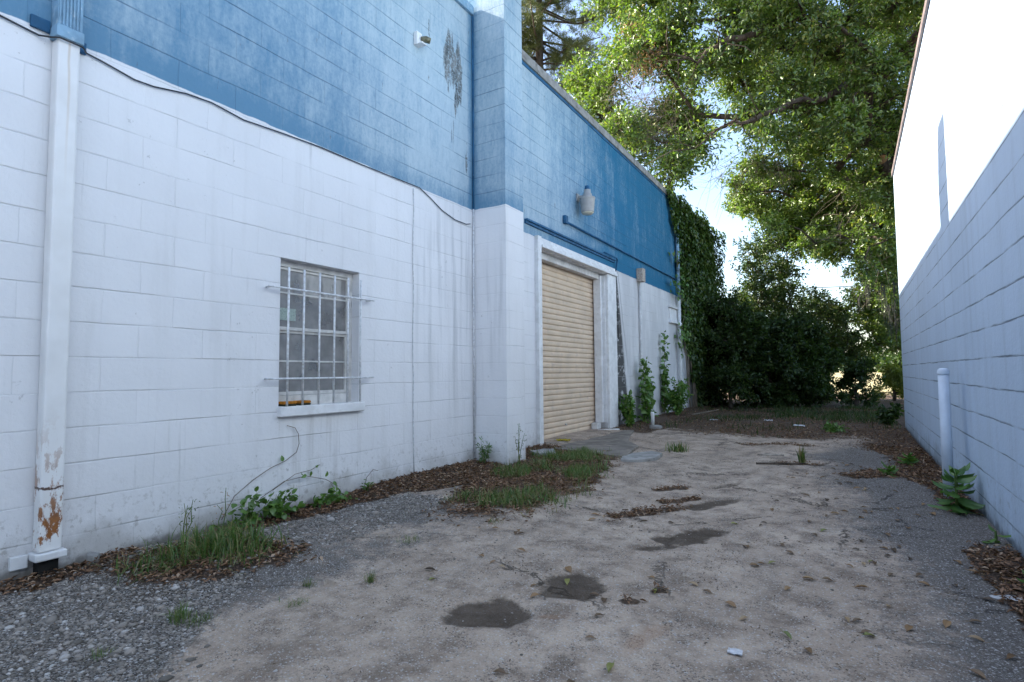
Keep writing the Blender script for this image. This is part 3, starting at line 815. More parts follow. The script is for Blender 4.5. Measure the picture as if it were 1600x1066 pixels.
rng = random.Random(3)
t = tag(MB().prism([(-4.07, 6.99), (-3.79, 6.96), (-3.2, 6.83), (-2.56, 6.66), (-2.47, 6.85), (-2.55, 7.25), (-2.62, 7.7), (-2.95, 8.2), (-3.2, 9.0), (-3.35, 9.65), (-4.07, 9.65)], -.1, .035).build('concrete_apron', M['apron'], None, bevel=.012), 'worn concrete apron in front of the tan roller door', 'slab')
tag(MB().prism([(-2.40, 6.40), (-2.22, 6.44), (-2.07, 6.72), (-2.10, 7.10), (-2.28, 7.22), (-2.44, 6.92), (-2.46, 6.6)], -.05, .042).build('concrete_slab', M['concrete'], None, bevel=.012), 'broken pale piece of concrete lying off the corner of the apron', 'slab')
def chunk(name, label, cat, c, size, mat, seed, group=None):
    r = random.Random(seed); mb = MB()
    a0 = r.uniform(0, 6)
    n = 7
    poly = [(c[0] + size[0] * r.uniform(.7, 1.1) * math.cos(a0 + 2 * math.pi * k / n), c[1] + size[1] * r.uniform(.7, 1.1) * math.sin(a0 + 2 * math.pi * k / n)) for k in range(n)]
    z = float(gz(np.array([c[0]]), np.array([c[1]]))[0])
    mb.prism(poly, z - .02, z + size[2], size[2] * .4, r)
    return tag(mb.build(name, mat, None, bevel=min(size) * .2), label, cat, group)
chunk('stone', 'pale flat stone in the leaf litter by the climbing weeds', 'stone', (-3.2, 10.45), (.16, .10, .05), M['concrete'], 4)
chunk('paving_chunk', 'grey paving lump at the chimney foot beside the grass', 'stone', (-3.38, 6.28), (.19, .12, .06), M['concrete'], 5)
chunk('stone', 'dark grey stone beside the foot of the rusty downspout', 'stone', (-3.70, 1.50), (.045, .035, .045), M['concrete'], 6)
chunk('stone', 'pale tan stone lying alone on the gravel edge', 'stone', (-2.33, 2.0), (.032, .026, .03), M['rustbox'], 8)
chunk('plank', 'grey weathered board end lying across the dirt lane', 'board', (-.93, 7.8), (.17, .035, .02), M['wood'], 9)
def paper(label, c, s, mat, seed):
    r = random.Random(seed); mb = MB(); n = 6
    z0 = float(gz(np.array([c[0]]), np.array([c[1]]))[0]) + .006
    g = [[(c[0] + (i / n - .5) * s * 1.5 + r.uniform(-1, 1) * s * .05, c[1] + (j / n - .5) * s + r.uniform(-1, 1) * s * .05, z0 + r.uniform(0, .22) * s) for j in range(n + 1)] for i in range(n + 1)]
    k = mb.vs([p for row in g for p in row])
    for i in range(n):
        for j in range(n):
            q = k + i * (n + 1) + j
            mb.f.append((q, q + n + 1, q + n + 2, q + 1))
    k = mb.vs([(p[0], p[1], p[2] - .004) for row in g for p in row])
    for i in range(n):
        for j in range(n):
            q = k + i * (n + 1) + j
            mb.f.append((q + 1, q + n + 2, q + n + 1, q))
    return tag(mb.build('paper_scrap', mat, None), label, 'litter')
paper('crumpled white paper in the leaf litter before the bushes', (-.9, 11.9), .13, M['paper'], 1)
paper('white plastic scrap lying on leaves nearest the left bushes', (-2.6, 12.6), .10, M['paper'], 2)
paper('small blue and white scrap on the bare grey lane', (-.42, 2.30), .035, M['paper'], 3)
paper('small white scrap farthest off in the dark weeds', (-1.55, 12.9), .11, M['paper'], 4)
paper('yellow scrap lying at the foot of the roller door', (-3.72, 7.55), .13, M['yellow'], 5)
tag(MB().tube([(-3.95, 7.12, .045), (-3.8, 7.3, .05), (-3.62, 7.5, .045)], .012, 6).build('stick', M['wood'], None), 'thin stick on the apron at the left foot of the roller door', 'stick')
tag(MB().tube([(-3.86, 9.2, .045), (-3.72, 9.4, .05), (-3.6, 9.55, .045)], .018, 6).build('trim_scrap', M['whiteclean'], None), 'white strip of trim lying by the right door casing', 'trim strip')
tag(MB().tube([(-.98, 6.95, .015), (-.7, 7.05, .02), (-.5, 7.2, .015)], [.012, .014, .008], 6).build('stick', M['bark'], None), 'dark stick lying across the lane beside a lone grass tuft', 'stick')
tag(MB().tube([(-3.3, 13.6, .04), (-3.0, 13.8, .10), (-2.75, 13.9, .16)], [.02, .018, .012], 6).build('stick', M['twig'], None), 'pale bent stick in the grass in front of the dark bushes', 'stick')
tag(MB().tube([(-40, 41, 9.2), (-20, 43.5, 7.9), (-6, 45, 7.1), (10, 46.5, 6.7), (40, 50, 7.3)], .03, 6).build('power_line', M['cable'], None, True), 'black overhead line seen through the gap in the leaves', 'cable')

# ------------------------------------------------------------------ vegetation
def leaves_mesh(name, P, D, N, L, Wd, mat, parent=None, curl=.15):
    """diamond leaves with a fold: P base (n,3), D axis, N normal, L length (n,), Wd width ratio"""
    n = len(P)
    D = unit(D); Sd = unit(np.cross(D, N)); Nn = np.cross(Sd, D)
    L = np.asarray(L).reshape(-1, 1)
    V = np.empty((n, 4, 3))
    V[:, 0] = P
    V[:, 1] = P + D * L * .45 + Sd * L * Wd * .5 + Nn * L * curl
    V[:, 2] = P + D * L - Nn * L * curl * .6
    V[:, 3] = P + D * L * .45 - Sd * L * Wd * .5 + Nn * L * curl
    F = (np.arange(n)[:, None] * 4 + np.array([0, 1, 2, 3])[None]).astype(np.int32)
    T = np.concatenate([F[:, [0, 1, 2]], F[:, [0, 2, 3]]])
    return np_mesh(name, V.reshape(-1, 3), T, mat, parent)

def leaf6(name, P, D, N, L, Wd, mat, parent=None, curl=.12):
    """wider leaf with a rounded base, for plants seen close"""
    n = len(P)
    D = unit(D); Sd = unit(np.cross(D, N)); Nn = np.cross(Sd, D)
    L = np.asarray(L).reshape(-1, 1)
    rows = [(0, 0, 0), (.18, .42, .4), (.5, .5, 1), (.8, .26, .6), (1, 0, -.8), (.8, -.26, .6), (.5, -.5, 1), (.18, -.42, .4), (.5, 0, 0)]
    V = np.stack([P + D * L * a + Sd * L * Wd * b + Nn * L * curl * c for a, b, c in rows], 1)
    base = (np.arange(n) * 9)[:, None]
    tri = [(0, 1, 8), (1, 2, 8), (2, 3, 8), (3, 4, 8), (4, 5, 8), (5, 6, 8), (6, 7, 8), (7, 0, 8)]
    F = np.concatenate([base + np.array(t_)[None] for t_ in tri])
    return np_mesh(name, V.reshape(-1, 3), F, mat, parent)

def tubes3(Sx, Mx, Ex, r0, r1, seg=3):
    """many two-segment tapered twigs at once -> V, F(4)"""
    n = len(Sx)
    d = unit(Ex - Sx); ref = np.where(np.abs(d[:, 2:3]) < .9, np.array([[0, 0, 1.]]), np.array([[1., 0, 0]]))
    a = unit(np.cross(d, ref)); b = np.cross(d, a)
    rings = []
    for C, r in ((Sx, r0), (Mx, (r0 + r1) / 2), (Ex, r1)):
        r = np.broadcast_to(np.asarray(r, float).reshape(-1, 1), (n, 1))
        for k in range(seg):
            t = 2 * math.pi * k / seg
            rings.append(C + (a * math.cos(t) + b * math.sin(t)) * r)
    V = np.stack(rings, 1)
    base = (np.arange(n) * 3 * seg)[:, None]
    F = []
    for i in range(2):
        for k in range(seg):
            F.append(base + np.array([i * seg + k, i * seg + (k + 1) % seg, (i + 1) * seg + (k + 1) % seg, (i + 1) * seg + k])[None])
    return V.reshape(-1, 3), np.concatenate(F)

def make_tree(name, label, cat, trunk, clumps, seed, leaf_mat_, leaf_len=.09, leaves_per=900, r0=.3, twigs_per=46, group=None, bark_mat=None, up=.5, wd=.42, twig_mat=None, tipr=.012):
    """trunk: list of points from the ground up. clumps: (x, y, z, r)."""
    rs = np.random.default_rng(seed)
    root = thing(name, label, cat, trunk[0], group)
    nodes = [np.array(p, float) for p in trunk]; par = [-1] + list(range(len(trunk) - 1)); plen = [0.0]
    for i in range(1, len(nodes)): plen.append(plen[-1] + np.linalg.norm(nodes[i] - nodes[i - 1]))
    cl = sorted(clumps, key=lambda c: np.linalg.norm(np.array(c[:3]) - nodes[-1]))
    tips = []
    for c in cl:
        C = np.array(c[:3]); A = np.array(nodes)
        dist = np.linalg.norm(A - C, axis=1)
        cost = dist + .30 * np.array(plen) + 1.5 * np.maximum(0, A[:, 2] - C[2] - 1.0)
        cost[0] += 5
        j = int(np.argmin(cost))
        p = nodes[j]; L = np.linalg.norm(C - p); n = max(2, int(L / .55))
        side = rs.normal(size=3) * .10 * L; last = j
        for k in range(1, n + 1):
            t = k / n
            q = p + (C - p) * t + side * math.sin(math.pi * t) + np.array([0, 0, .10 * L * math.sin(math.pi * t)]) + rs.normal(size=3) * .04 * (k < n)
            nodes.append(q); par.append(last); plen.append(plen[last] + np.linalg.norm(q - nodes[last])); last = len(nodes) - 1
        tips.append(last)
    w = np.zeros(len(nodes))
    for t_ in tips:
        w[t_] += 1
    for i in range(len(nodes) - 1, 0, -1): w[par[i]] += w[i]
    w = np.maximum(w, .5)
    rad = np.maximum(tipr, r0 * (w / max(w[0], 1)) ** .5)
    rad[0] *= 1.25
    mb = MB()
    for i in range(1, len(nodes)):
        j = par[i]
        ra, rb = (rad[j] if par[j] == -1 or rad[j] < rad[i] * 1.6 else rad[i] * 1.15), rad[i]
        mb.tube([tuple(nodes[j]), tuple(nodes[i])], [ra, rb], 8 if rb > .04 else 5, caps=False)
    tr = mb.build('trunk', bark_mat or M['bark'], root, True)
    # twigs and leaves
    Sx, Ex, Cid = [], [], []
    for ci, c in enumerate(cl):
        C = np.array(c[:3]); r = c[3]
        n = max(8, int(twigs_per * (r / .75) ** 2))
        d = unit(rs.normal(size=(n, 3)) + np.array([0, 0, .25]))
        e = C + d * r * (rs.uniform(.45, 1.12, (n, 1))) * np.array([1.1, 1.1, .85]) + rs.normal(size=(n, 3)) * .06
        s = C + d * r * rs.uniform(.0, .35, (n, 1)) + rs.normal(size=(n, 3)) * .1 * r
        Sx.append(s); Ex.append(e)
    Sx = np.concatenate(Sx); Ex = np.concatenate(Ex)
    Mx = (Sx + Ex) / 2 + rs.normal(size=Sx.shape) * .05 + np.array([0, 0, .04])
    V, F = tubes3(Sx, Mx, Ex, np.full(len(Sx), .009), np.full(len(Sx), .003))
    np_mesh('twigs', V, F, twig_mat or M['bark'], root)
    per = max(4, int(leaves_per * len(cl) / len(Sx)))
    n = len(Sx) * per
    idx = np.repeat(np.arange(len(Sx)), per)
    t = rs.uniform(.25, 1.05, (n, 1))
    P = Sx[idx] * (1 - t) + Ex[idx] * t + rs.normal(size=(n, 3)) * .055
    tw = unit(Ex - Sx)[idx]
    D = unit(tw * .7 + rs.normal(size=(n, 3)) * .8 + np.array([0, 0, -.25]))
    N = unit(rs.normal(size=(n, 3)) * .8 + np.array([0, 0, up]))
    L = leaf_len * rs.uniform(.65, 1.3, n)
    leaves_mesh('crown', P, D, N, L, wd, leaf_mat_, root)
    return root

OAK_A=[(3.3,19.8,7.5,0.77),(2,24,17.4,0.97),(4.9,22.5,7.6,0.78),(1.9,18.3,15.2,0.79),(5.8,25.3,19,1.07),(-3.9,14.4,6.3,0.88),(-1.5,20.5,16.9,0.85),(-2.9,16.6,15.3,0.91),(4.3,24,16.4,0.84),(-0.4,15.2,9.5,0.57),(5.4,21.2,15.6,0.96),(6,23.3,13.1,1.09),(-4.5,17.3,9.2,0.96),(-0.8,15.5,12.7,0.76),(2.4,23.2,11.2,0.87),(-4.6,15.4,12.4,0.95),(2.7,22.8,8.7,0.72),(4.4,21.7,12.7,0.86),(4.8,18.1,11.1,0.63),(-2.1,21.5,11.8,1.25),(3.4,17.7,13,0.65),(4.4,22.4,7.9,0.66),(-3.5,14.8,10.5,0.76),(3.8,17.9,11.8,0.67),(5.2,22.4,7,0.82),(1.9,23,8.3,0.85),(1.7,16.7,7.8,0.48),(-4.7,13.6,13.2,0.6),(-4.4,15.6,10,0.98),(-2.7,19.8,14,1.04),(2.6,20.8,11.2,0.75),(-1,19.3,8,0.61),(-0.7,19.1,10.7,0.97),(0.3,17.4,10.7,0.81),(0.1,23.4,11.4,0.82),(-1,14.6,11.8,0.49),(-4.5,17.5,7.8,0.69),(-4.1,17,17.2,0.71),(-0.5,17.2,10.2,0.74),(2.6,19.3,13.5,0.64),(6,26,16.9,1.05),(3.5,21.3,13.7,0.91),(-6.7,16.7,9.3,1.08),(4.6,20.9,11.9,0.73),(-5,13.8,11.8,0.94),(-1.6,15,7,0.49),(5.4,22.5,9.4,0.71),(-1.8,15.9,7.9,0.83),(-3,18,13,0.81),(0.2,21.9,11.6,0.98),(-3.8,16.5,13.6,1.02),(-0.8,15.8,10.3,0.88),(-0.3,21.4,16.3,0.86),(6.2,24.4,10.1,0.73),(-4.4,18.8,11.8,0.77),(-2.3,16.2,10,0.8),(-0.7,17.4,9.2,0.66),(-0.1,16.4,14.6,0.77),(-7,16.6,10.2,0.92),(3.6,24.9,19.6,0.83),(-3.1,15.9,13.7,0.58),(-4.3,18.4,17.3,1.1),(5,21.1,11.6,0.58),(-0.2,21,14.3,1.05),(5.9,26.1,13.8,0.83),(5.4,23.5,16.9,0.74),(3.3,19.1,5.7,0.52),(-1.7,18.7,11.3,1.01),(5.5,21.2,14.3,0.61),(-6.7,16.2,14.8,0.89),(-5.9,17.6,12.6,0.73),(-1.7,14.5,10.1,0.52),(2,20.8,15.6,1.1),(-5.1,15,13.6,0.92),(-3,19.4,16.4,0.96),(-5.5,16.4,7.9,0.99),(0,19.8,11.7,0.66),(4.1,22.1,11.4,0.62),(1.7,23.4,19.2,0.98),(2.1,23.6,8,0.76),(-4,14.6,10.1,0.86),(-1.2,21.2,8.2,0.86),(3.6,18.3,14.3,0.65),(-1.8,17.4,12.4,0.69),(2.2,22.3,11.6,0.77),(2.1,17.9,11,0.71),(5,25.6,15.4,0.87),(-3.2,16.9,15,0.77),(0.9,15.9,10.5,0.75),(-3.4,15,7.2,0.72),(-2.4,15.5,10.6,0.68),(-0.9,14.8,10.2,0.47),(-2.8,19.7,10.7,1.11),(4.2,23.3,11.7,1.07),(1.2,23.7,17.2,1.26),(4.8,20.3,7.2,0.57),(0.7,22.4,11.7,0.75),(3.2,18.2,10.9,0.71),(0.2,15.7,7.2,0.63),(-1,15.6,8.5,0.7),(-0.4,21.9,9.5,1.17),(-5.8,15.8,10.4,0.75),(-0.8,17.6,8.5,1.02),(-6.3,16.3,15.5,0.71),(2.4,18.2,7.5,0.55),(0.1,20,14.6,0.9),(-2.8,16.6,10,0.92),(-0.8,14.9,13.1,0.58),(2.3,18.2,9.4,0.86),(-6.3,17.1,18.8,0.67),(4.1,21.7,9.2,0.82),(-4,16.8,8.5,0.87),(0.7,23.1,19.1,0.77),(-4.7,13.7,9.4,0.51),(2.3,23.5,14,0.96),(-1.5,14.3,13.3,0.75),(-1.3,20.4,10.1,0.65),(1.8,23.8,18.7,1.19),(4,25.3,11.9,1.16),(5.7,22.9,17.2,0.75),(-4.6,16.9,13,0.79),(-0.5,21,8.5,0.98),(-5.1,13.9,7.5,0.86),(1.4,23.8,16.4,0.93),(-6.6,17.4,13.5,0.96),(4.2,19.7,6.3,0.69),(5.7,24.1,9.2,0.69),(-4.1,13.6,14.4,0.76),(1.9,20.6,14.5,0.72),(-4.4,18.4,10.6,0.76),(0.5,20.1,16.4,0.67),(-1.5,18.8,12.4,1.01),(1.4,17.6,10.8,0.83),(-0.7,16.3,14.5,0.95),(-4.8,14.9,10.3,0.95),(-4.8,16.6,8.5,0.88),(0.6,18,7.4,0.89),(0.2,19.9,9.5,1.11),(-3.3,14.5,11.3,0.8),(-5,14.8,7.8,0.68),(5.8,25.2,10,1.14),(-0.2,19.2,15.6,0.96),(2.1,17.1,8.1,0.81),(-4.8,14.5,15.7,0.63),(-7.4,16.8,10.9,0.97),(2.6,21.5,7.7,0.94),(5.3,21.3,14.5,0.89),(-6.7,17.7,17.1,0.73),(3.2,20.4,15.9,0.99),(-5.9,16.7,17.4,0.86),(4.1,25.3,13.2,0.73),(1.3,23.4,9.9,0.84),(3.5,24,8.4,0.93),(-5.7,17.5,16.8,0.86),(0.1,21.6,16.8,0.73),(1.5,19.6,10.3,0.69),(-6.5,16.8,8.6,0.69),(0.2,20.9,17.4,1.2),(-2,16.9,11.1,0.83),(5.7,22.5,10.9,0.81),(1.1,20.2,9.2,0.61),(5.3,26.3,10.5,1.23),(-4.2,14,13.7,0.52),(-1.9,19.3,14.4,0.68),(1.1,23,14,0.88),(3.5,23.2,15.2,0.74),(0.8,16.5,8.5,0.87),(1.6,23.6,9.2,0.85),(-4.9,15.5,11.9,0.89),(0.5,15.9,9.1,0.53),(-0.3,22.9,11.9,1.04),(4.6,25.6,9.8,0.71),(-3,15.1,9.4,0.74),(4.5,22.2,10.4,0.84),(-2.2,16.6,8.2,0.55),(-1.3,15.9,7.1,0.55),(-3.2,16.4,12.3,0.91),(-1.3,15.3,9.8,0.67),(-1.7,16.1,13.7,0.62),(-0.4,17,14.7,0.66),(5.5,22.4,11.3,0.84),(-0.8,18.7,8.2,0.83),(-6.9,16.3,15.4,0.65),(2.1,24,15,1.24),(1.9,20.7,8.7,1.09),(2.9,19.7,14.7,0.62),(5.3,19.8,14.1,0.54),(6.5,25.5,13.4,1.03),(0.8,17.8,14.6,0.55),(3.7,19.7,6.7,0.6),(-0.4,15,11.4,0.53),(0.5,16.3,12.5,0.65),(3.2,18.7,10.8,0.55),(-2.5,16.3,14.3,0.61),(5.6,25.7,12.8,0.85),(-2,16.1,14.2,0.63),(-2.1,15.3,12.1,0.52),(-6.2,15.7,9.9,0.62),(3.3,20,13.4,0.82),(-1.8,14.6,11.9,0.78)]
OAK_B=[(1.8,23.3,4.7,0.59),(1.1,22.1,7.5,0.7),(-0.2,24,7.8,0.93),(-1.5,24.1,7.6,0.66),(-1.9,22,7.8,0.75),(1.6,22.8,6.4,0.75),(-2.9,21,7.1,0.67),(-1.8,20.4,6.2,0.84),(0.8,22.6,3.2,0.92),(-0.2,24.4,6.8,0.69),(0.9,22.8,4.6,0.88),(0.8,23.7,6.6,0.95),(-1.2,23.7,6.9,0.89),(0.5,22.4,3.5,0.74),(-1.8,17.7,5.3,0.55),(1.5,24.6,5.3,0.91),(-0.7,20.8,5.7,0.72),(0.5,21.1,7.5,0.57),(-0.1,21,5.5,0.87),(-0.8,19,4.9,0.69),(0.8,25.4,6.5,0.8),(0.8,22.2,5.3,0.65),(0.5,22.1,5,0.64),(-0.6,24.9,7.2,1.11),(-0.3,19.6,7.1,0.53),(-0.3,22.4,5.3,0.84),(1.3,21.6,3.8,0.63),(-1.8,23.7,7.6,0.67),(1.1,19.9,6.2,0.74),(-2.6,20,6.5,0.74),(1.2,21.5,2.7,0.87),(0.5,18.9,6.1,0.59),(-0.9,21.3,6.8,0.78),(0.3,25.6,7.5,1.01),(0.9,23.9,2.6,0.67),(0.5,19.2,6.6,0.65),(1.2,21.6,5.7,0.82),(0.7,21.8,1.9,0.55),(0.2,23,7.4,0.79),(1.6,26.2,5,0.71),(-1.8,21.6,6,0.82),(-0.4,23.9,6.4,0.73),(-0.8,22.1,7.5,0.67),(-2.9,22.1,8,0.77),(1.6,22.1,6.7,0.78),(0,21.1,7.4,0.84),(1.3,19.7,6.7,0.5),(-1.3,22.4,7.8,0.9),(1.7,24.3,4.4,0.74),(1.9,25.5,8.3,0.86),(1.4,24.4,2.4,0.8),(0.6,21.1,3.7,0.73),(1.1,20.2,5.9,0.57),(1,20,3.2,0.53),(-2.5,21.5,7.5,0.61),(-3,19.7,7.2,0.69),(-2.1,17.8,7,0.55),(0.3,21,5.7,0.61),(1.8,23.7,5.6,0.69),(-0.5,23.4,5.9,0.73),(1,22.3,2.1,0.61),(-0.7,18.1,6.8,0.5),(-0.4,21.6,6.7,0.6),(-2.3,22.7,7.3,0.72),(0.4,22.3,4.1,0.59),(-1.2,21.8,6,0.88),(-3.2,22.3,8.6,0.7),(-2.5,22.5,6.9,0.91),(0.3,20.1,5,0.8),(1.5,22.3,3.2,0.63),(1.7,26,8.1,0.81),(1,25.6,8.1,0.65),(-2.5,22.6,8.2,0.88),(-2.7,20.8,8.4,0.62),(0.7,22.6,2.9,0.59),(1,25.1,7.3,0.76),(1.2,25.7,4.2,0.65),(0.3,18.9,4,0.49),(-0.6,23.8,5.5,0.75),(1.5,24.8,2,0.66),(1,19.2,4.8,0.61),(-1.4,22.3,5.5,0.71),(-3.6,22.8,7.5,0.66),(0.3,21,7.2,0.55),(1.1,23.4,5.2,0.63),(-0,21.4,6.5,0.56),(1.8,24.4,3.9,0.65),(-1.5,21.3,5.6,0.59),(-1.7,18.2,7.1,0.53),(-1.5,21.4,6.6,0.77)]
SMALL=[(-3.7,20.9,2.3,0.78),(-0.8,24,3.1,0.8),(-2.6,20.3,1.8,0.7),(-1.3,23.4,3.3,0.85),(-1.1,22.1,1.7,0.49),(-1.6,22.9,2.7,0.83),(-0.4,23.3,1.8,0.83),(-2.2,22.9,2.8,0.75),(-1.4,22.2,1.3,0.53),(-2.4,21.2,5.5,0.75),(-2.6,20.6,3.4,0.78),(-1.9,21.2,3.9,0.59),(-0.9,23.1,1.9,0.59),(-2.5,22.1,3.9,0.52),(-1.1,22,2.2,0.75),(-0.9,22.8,1.4,0.8),(-2,20.4,4.3,0.51),(-3.6,19.6,1.8,0.55),(-3.8,21.9,3.1,0.61),(-2.1,21,3.5,0.83),(-1.7,20.7,1.7,0.48),(-2.1,22,5.6,0.58),(-2.7,20,4.4,0.73),(-2.5,22.8,5.1,0.89),(-1.8,22.1,2.2,0.53),(-3.4,20.4,1.7,0.76),(-0.4,24,2.5,0.79),(-1.1,22.8,3.7,0.58),(-0.1,21.6,2.1,0.6),(-2.8,20.1,3.9,0.49),(-2.5,22.6,2.1,0.55),(-1,21.4,1.1,0.48),(-3.3,22.4,1.3,0.61),(-3.4,21,3.5,0.74),(-2.8,22.2,2.8,0.79),(-0.3,21.8,1.4,0.5),(-3.1,20,2.6,0.54),(-2.8,20.2,5.1,0.66),(-1.7,21.7,3.2,0.69),(-2.2,20.4,1.4,0.59),(-3,21.1,3.3,0.67),(-0,21.9,1.5,0.5),(-0.3,22.5,3.1,0.59),(-2.8,22.7,2.4,0.59),(-1.3,21,1.8,0.62),(-0.5,21.8,2.7,0.52),(-0.9,22,3.2,0.5),(-2.2,23,1.2,0.64),(-2.3,20.4,4,0.65),(-1.2,20.9,2.7,0.51),(-2.8,21.1,1.3,0.6),(-1.8,21.5,4.4,0.64),(-3,21.1,2.3,0.79),(-1.9,20.6,2.1,0.63),(-2.4,21.6,3.2,0.68),(0.1,23.9,1.9,0.55)]

rs0 = np.random.default_rng(77)
extra = [(3 + rs0.uniform(-3, 7), 23 + rs0.uniform(-2, 7), rs0.uniform(9, 19), rs0.uniform(.9, 1.3)) for i in range(34)]
OAK_A2 = [c for c in OAK_A if not (c[0] > 4.6 and c[2] < 8)]
OAK_B = [(a, b, c, r * .88) for a, b, c, r in OAK_B] + [(-0.55, 23.0, 3.11, 0.5), (0.24, 24.66, 2.96, 0.5), (-0.2, 23.86, 2.21, 0.5), (0.8, 23.87, 2.4, 0.5), (-0.82, 24.06, 2.37, 0.45), (0.4, 24.84, 1.8, 0.45), (1.21, 24.08, 2.86, 0.5), (1.1, 24.67, 1.96, 0.45), (1.36, 22.96, 3.64, 0.5), (0.67, 24.88, 3.68, 0.5), (-0.41, 23.18, 1.61, 0.4)]
oak = make_tree('oak_tree', 'huge spreading oak whose sunlit crown arches over the far end of the lane', 'tree',
                [(3.6, 24.5, -.1), (3.3, 24.2, 1.5), (2.7, 23.6, 3.6), (2.1, 22.9, 5.6), (1.45, 22.0, 7.0), (1.2, 21.4, 8.2), (.9, 20.6, 9.6), (.3, 19.9, 11.0)],
                OAK_A2 + OAK_B + extra, 5, M['oak'], .125, 1400, .42, 60)
# two limbs that show in front of the leaves
for pts, r in (([(1.1, 21.2, 8.6), (.29, 18.96, 9.75), (-.48, 16.36, 8.26), (-1.15, 15.28, 7.76), (-1.93, 14.36, 7.28), (-2.47, 14.04, 7.13), (-3.14, 13.9, 6.7)], .15),
               ([(.3, 19.9, 11.0), (-.15, 18.05, 10.6), (-.83, 16.0, 10.36), (-1.97, 14.64, 9.78), (-2.57, 14.08, 9.12), (-3.07, 13.81, 8.68), (-3.52, 13.76, 8.93)], .19)):
    rl = np.random.default_rng(int(r * 1000))
    C0 = np.array([0, 0, 1.075])
    q_ = [np.array(p) if i == 0 else C0 + (np.array(p) - C0) * 1.0 + rl.normal(size=3) * .10 for i, p in enumerate(pts)]
    dense = []
    for i in range(len(q_) - 1):
        for f in (0, .33, .66): dense.append(q_[i] * (1 - f) + q_[i + 1] * f + rl.normal(size=3) * .05)
    dense.append(q_[-1])
    mb = MB().tube([tuple(d_) for d_ in dense], [max(.012, r * .8 * (1 - .95 * i / len(dense))) for i in range(len(dense))], 9)
    for i in range(4, len(dense)):
        for s_ in range(2):
            e_ = dense[i] + rl.normal(size=3) * np.array([.5, .5, .4]) + np.array([-.2, -.1, -.1])
            mb.tube([tuple(dense[i]), tuple((dense[i] + e_) / 2 + rl.normal(size=3) * .06), tuple(e_)], [.02, .012, .005], 4)
    mb.build('limb', M['bark'], oak, True)
    lp = np.concatenate([d_ + rl.normal(size=(45, 3)) * .42 for d_ in dense[4:]])
    leaves_mesh('limb_leaves', lp, rl.normal(size=lp.shape) + [0, 0, -.2], rl.normal(size=lp.shape) * .8 + [0, 0, .5], .12 * rl.uniform(.65, 1.3, len(lp)), .42, M['oak'], oak)
# a sawn off limb, bare twigs, browned sprays and hanging moss on the oak
MB().tube([(1.55, 22.1, 6.75), (1.25, 21.5, 7.4), (1.03, 20.95, 7.72)], [.24, .21, .19], 12).build('sawn_limb', M['bark'], oak, True)
MB().tube([(1.03, 20.95, 7.722), (1.02, 20.93, 7.732)], [.185, .183], 12).build('sawn_face', M['cut'], oak)
def sprays(name, pts, seed, mat, leaf_len, per, r=.5, wd=.4):
    rs = np.random.default_rng(seed); P = []
    for p in pts: P.append(np.array(p) + rs.normal(size=(per, 3)) * r * np.array([.5, .5, .4]))
    P = np.concatenate(P); n = len(P)
    return leaves_mesh(name, P, rs.normal(size=(n, 3)), rs.normal(size=(n, 3)), leaf_len * rs.uniform(.7, 1.3, n), wd, mat, oak)
sprays('dead_leaves', [(-4.9, 14.9, 10.2), (-4.6, 14.7, 9.75), (-4.4, 14.8, 9.6), (-5.0, 14.8, 10.6)], 8, M['dead'], .11, 170, .45)
def bare(name, cents, seed, n, parent, ln=(.5, 1.3), hang=.5, mat=None, r=.006):
    rs = np.random.default_rng(seed)
    Sx = np.concatenate([np.array(c) + rs.normal(size=(n, 3)) * .25 for c in cents])
    d = unit(rs.normal(size=Sx.shape) + np.array([-.3, -.3, -hang]))
    Ex = Sx + d * rs.uniform(*ln, (len(Sx), 1))
    Mx = (Sx + Ex) / 2 + rs.normal(size=Sx.shape) * .08
    V, F = tubes3(Sx, Mx, Ex, np.full(len(Sx), r), np.full(len(Sx), r * .4))
    return np_mesh(name, V, F, mat or M['twig'], parent)
bare('bare_twigs', [(-4.7, 14.2, 8.5), (-4.5, 14.3, 8.0), (-4.9, 14.1, 8.9), (-4.4, 14.5, 7.7), (-4.3, 14.6, 8.8), (-3.9, 14.8, 7.6)], 9, 46, oak)
bare('bare_twigs', [(-2.9, 16.5, 6.9), (-2.3, 16.9, 7.2), (-2.0, 17.6, 7.5), (-1.4, 17.5, 7.0), (.3, 19.3, 6.5), (.2, 18.6, 5.2), (.7, 19.6, 4.0)], 10, 26, oak, (.6, 1.5), .9)
def moss(cents, seed):
    rs = np.random.default_rng(seed); Sx, Ex = [], []
    for x, y, z, ln in cents:
        n = 15
        s = np.array([x, y, z]) + rs.normal(size=(n, 3)) * np.array([.07, .10, .06])
        e = s + np.stack([rs.normal(size=n) * .05, rs.normal(size=n) * .05, -ln * rs.uniform(.4, 1.0, n)], 1)
        Sx.append(s); Ex.append(e)
    Sx = np.concatenate(Sx); Ex = np.concatenate(Ex)
    V, F = tubes3(Sx, (Sx + Ex) / 2 + rs.normal(size=Sx.shape) * .03, Ex, np.full(len(Sx), .008), np.full(len(Sx), .003))
    np_mesh('hanging_moss', V, F, M['moss'], oak)
moss([(.95, 18.9, 2.9, 1.1), (1.1, 19.4, 2.6, 1.0), (.8, 18.7, 3.4, .8), (.45, 18.9, 3.5, .8), (.25, 19.2, 3.2, .6), (1.15, 19.6, 3.6, 1.0), (-.1, 19.5, 4.1, .6)], 12)

make_tree('small_tree', 'slender leafy tree rising out of the dark bushes at the end of the lane', 'tree',
          [(-2.2, 21.6, -.1), (-2.25, 21.6, .8), (-2.3, 21.5, 1.6)], SMALL, 6, M['ivy'], .105, 800, .10, 40)

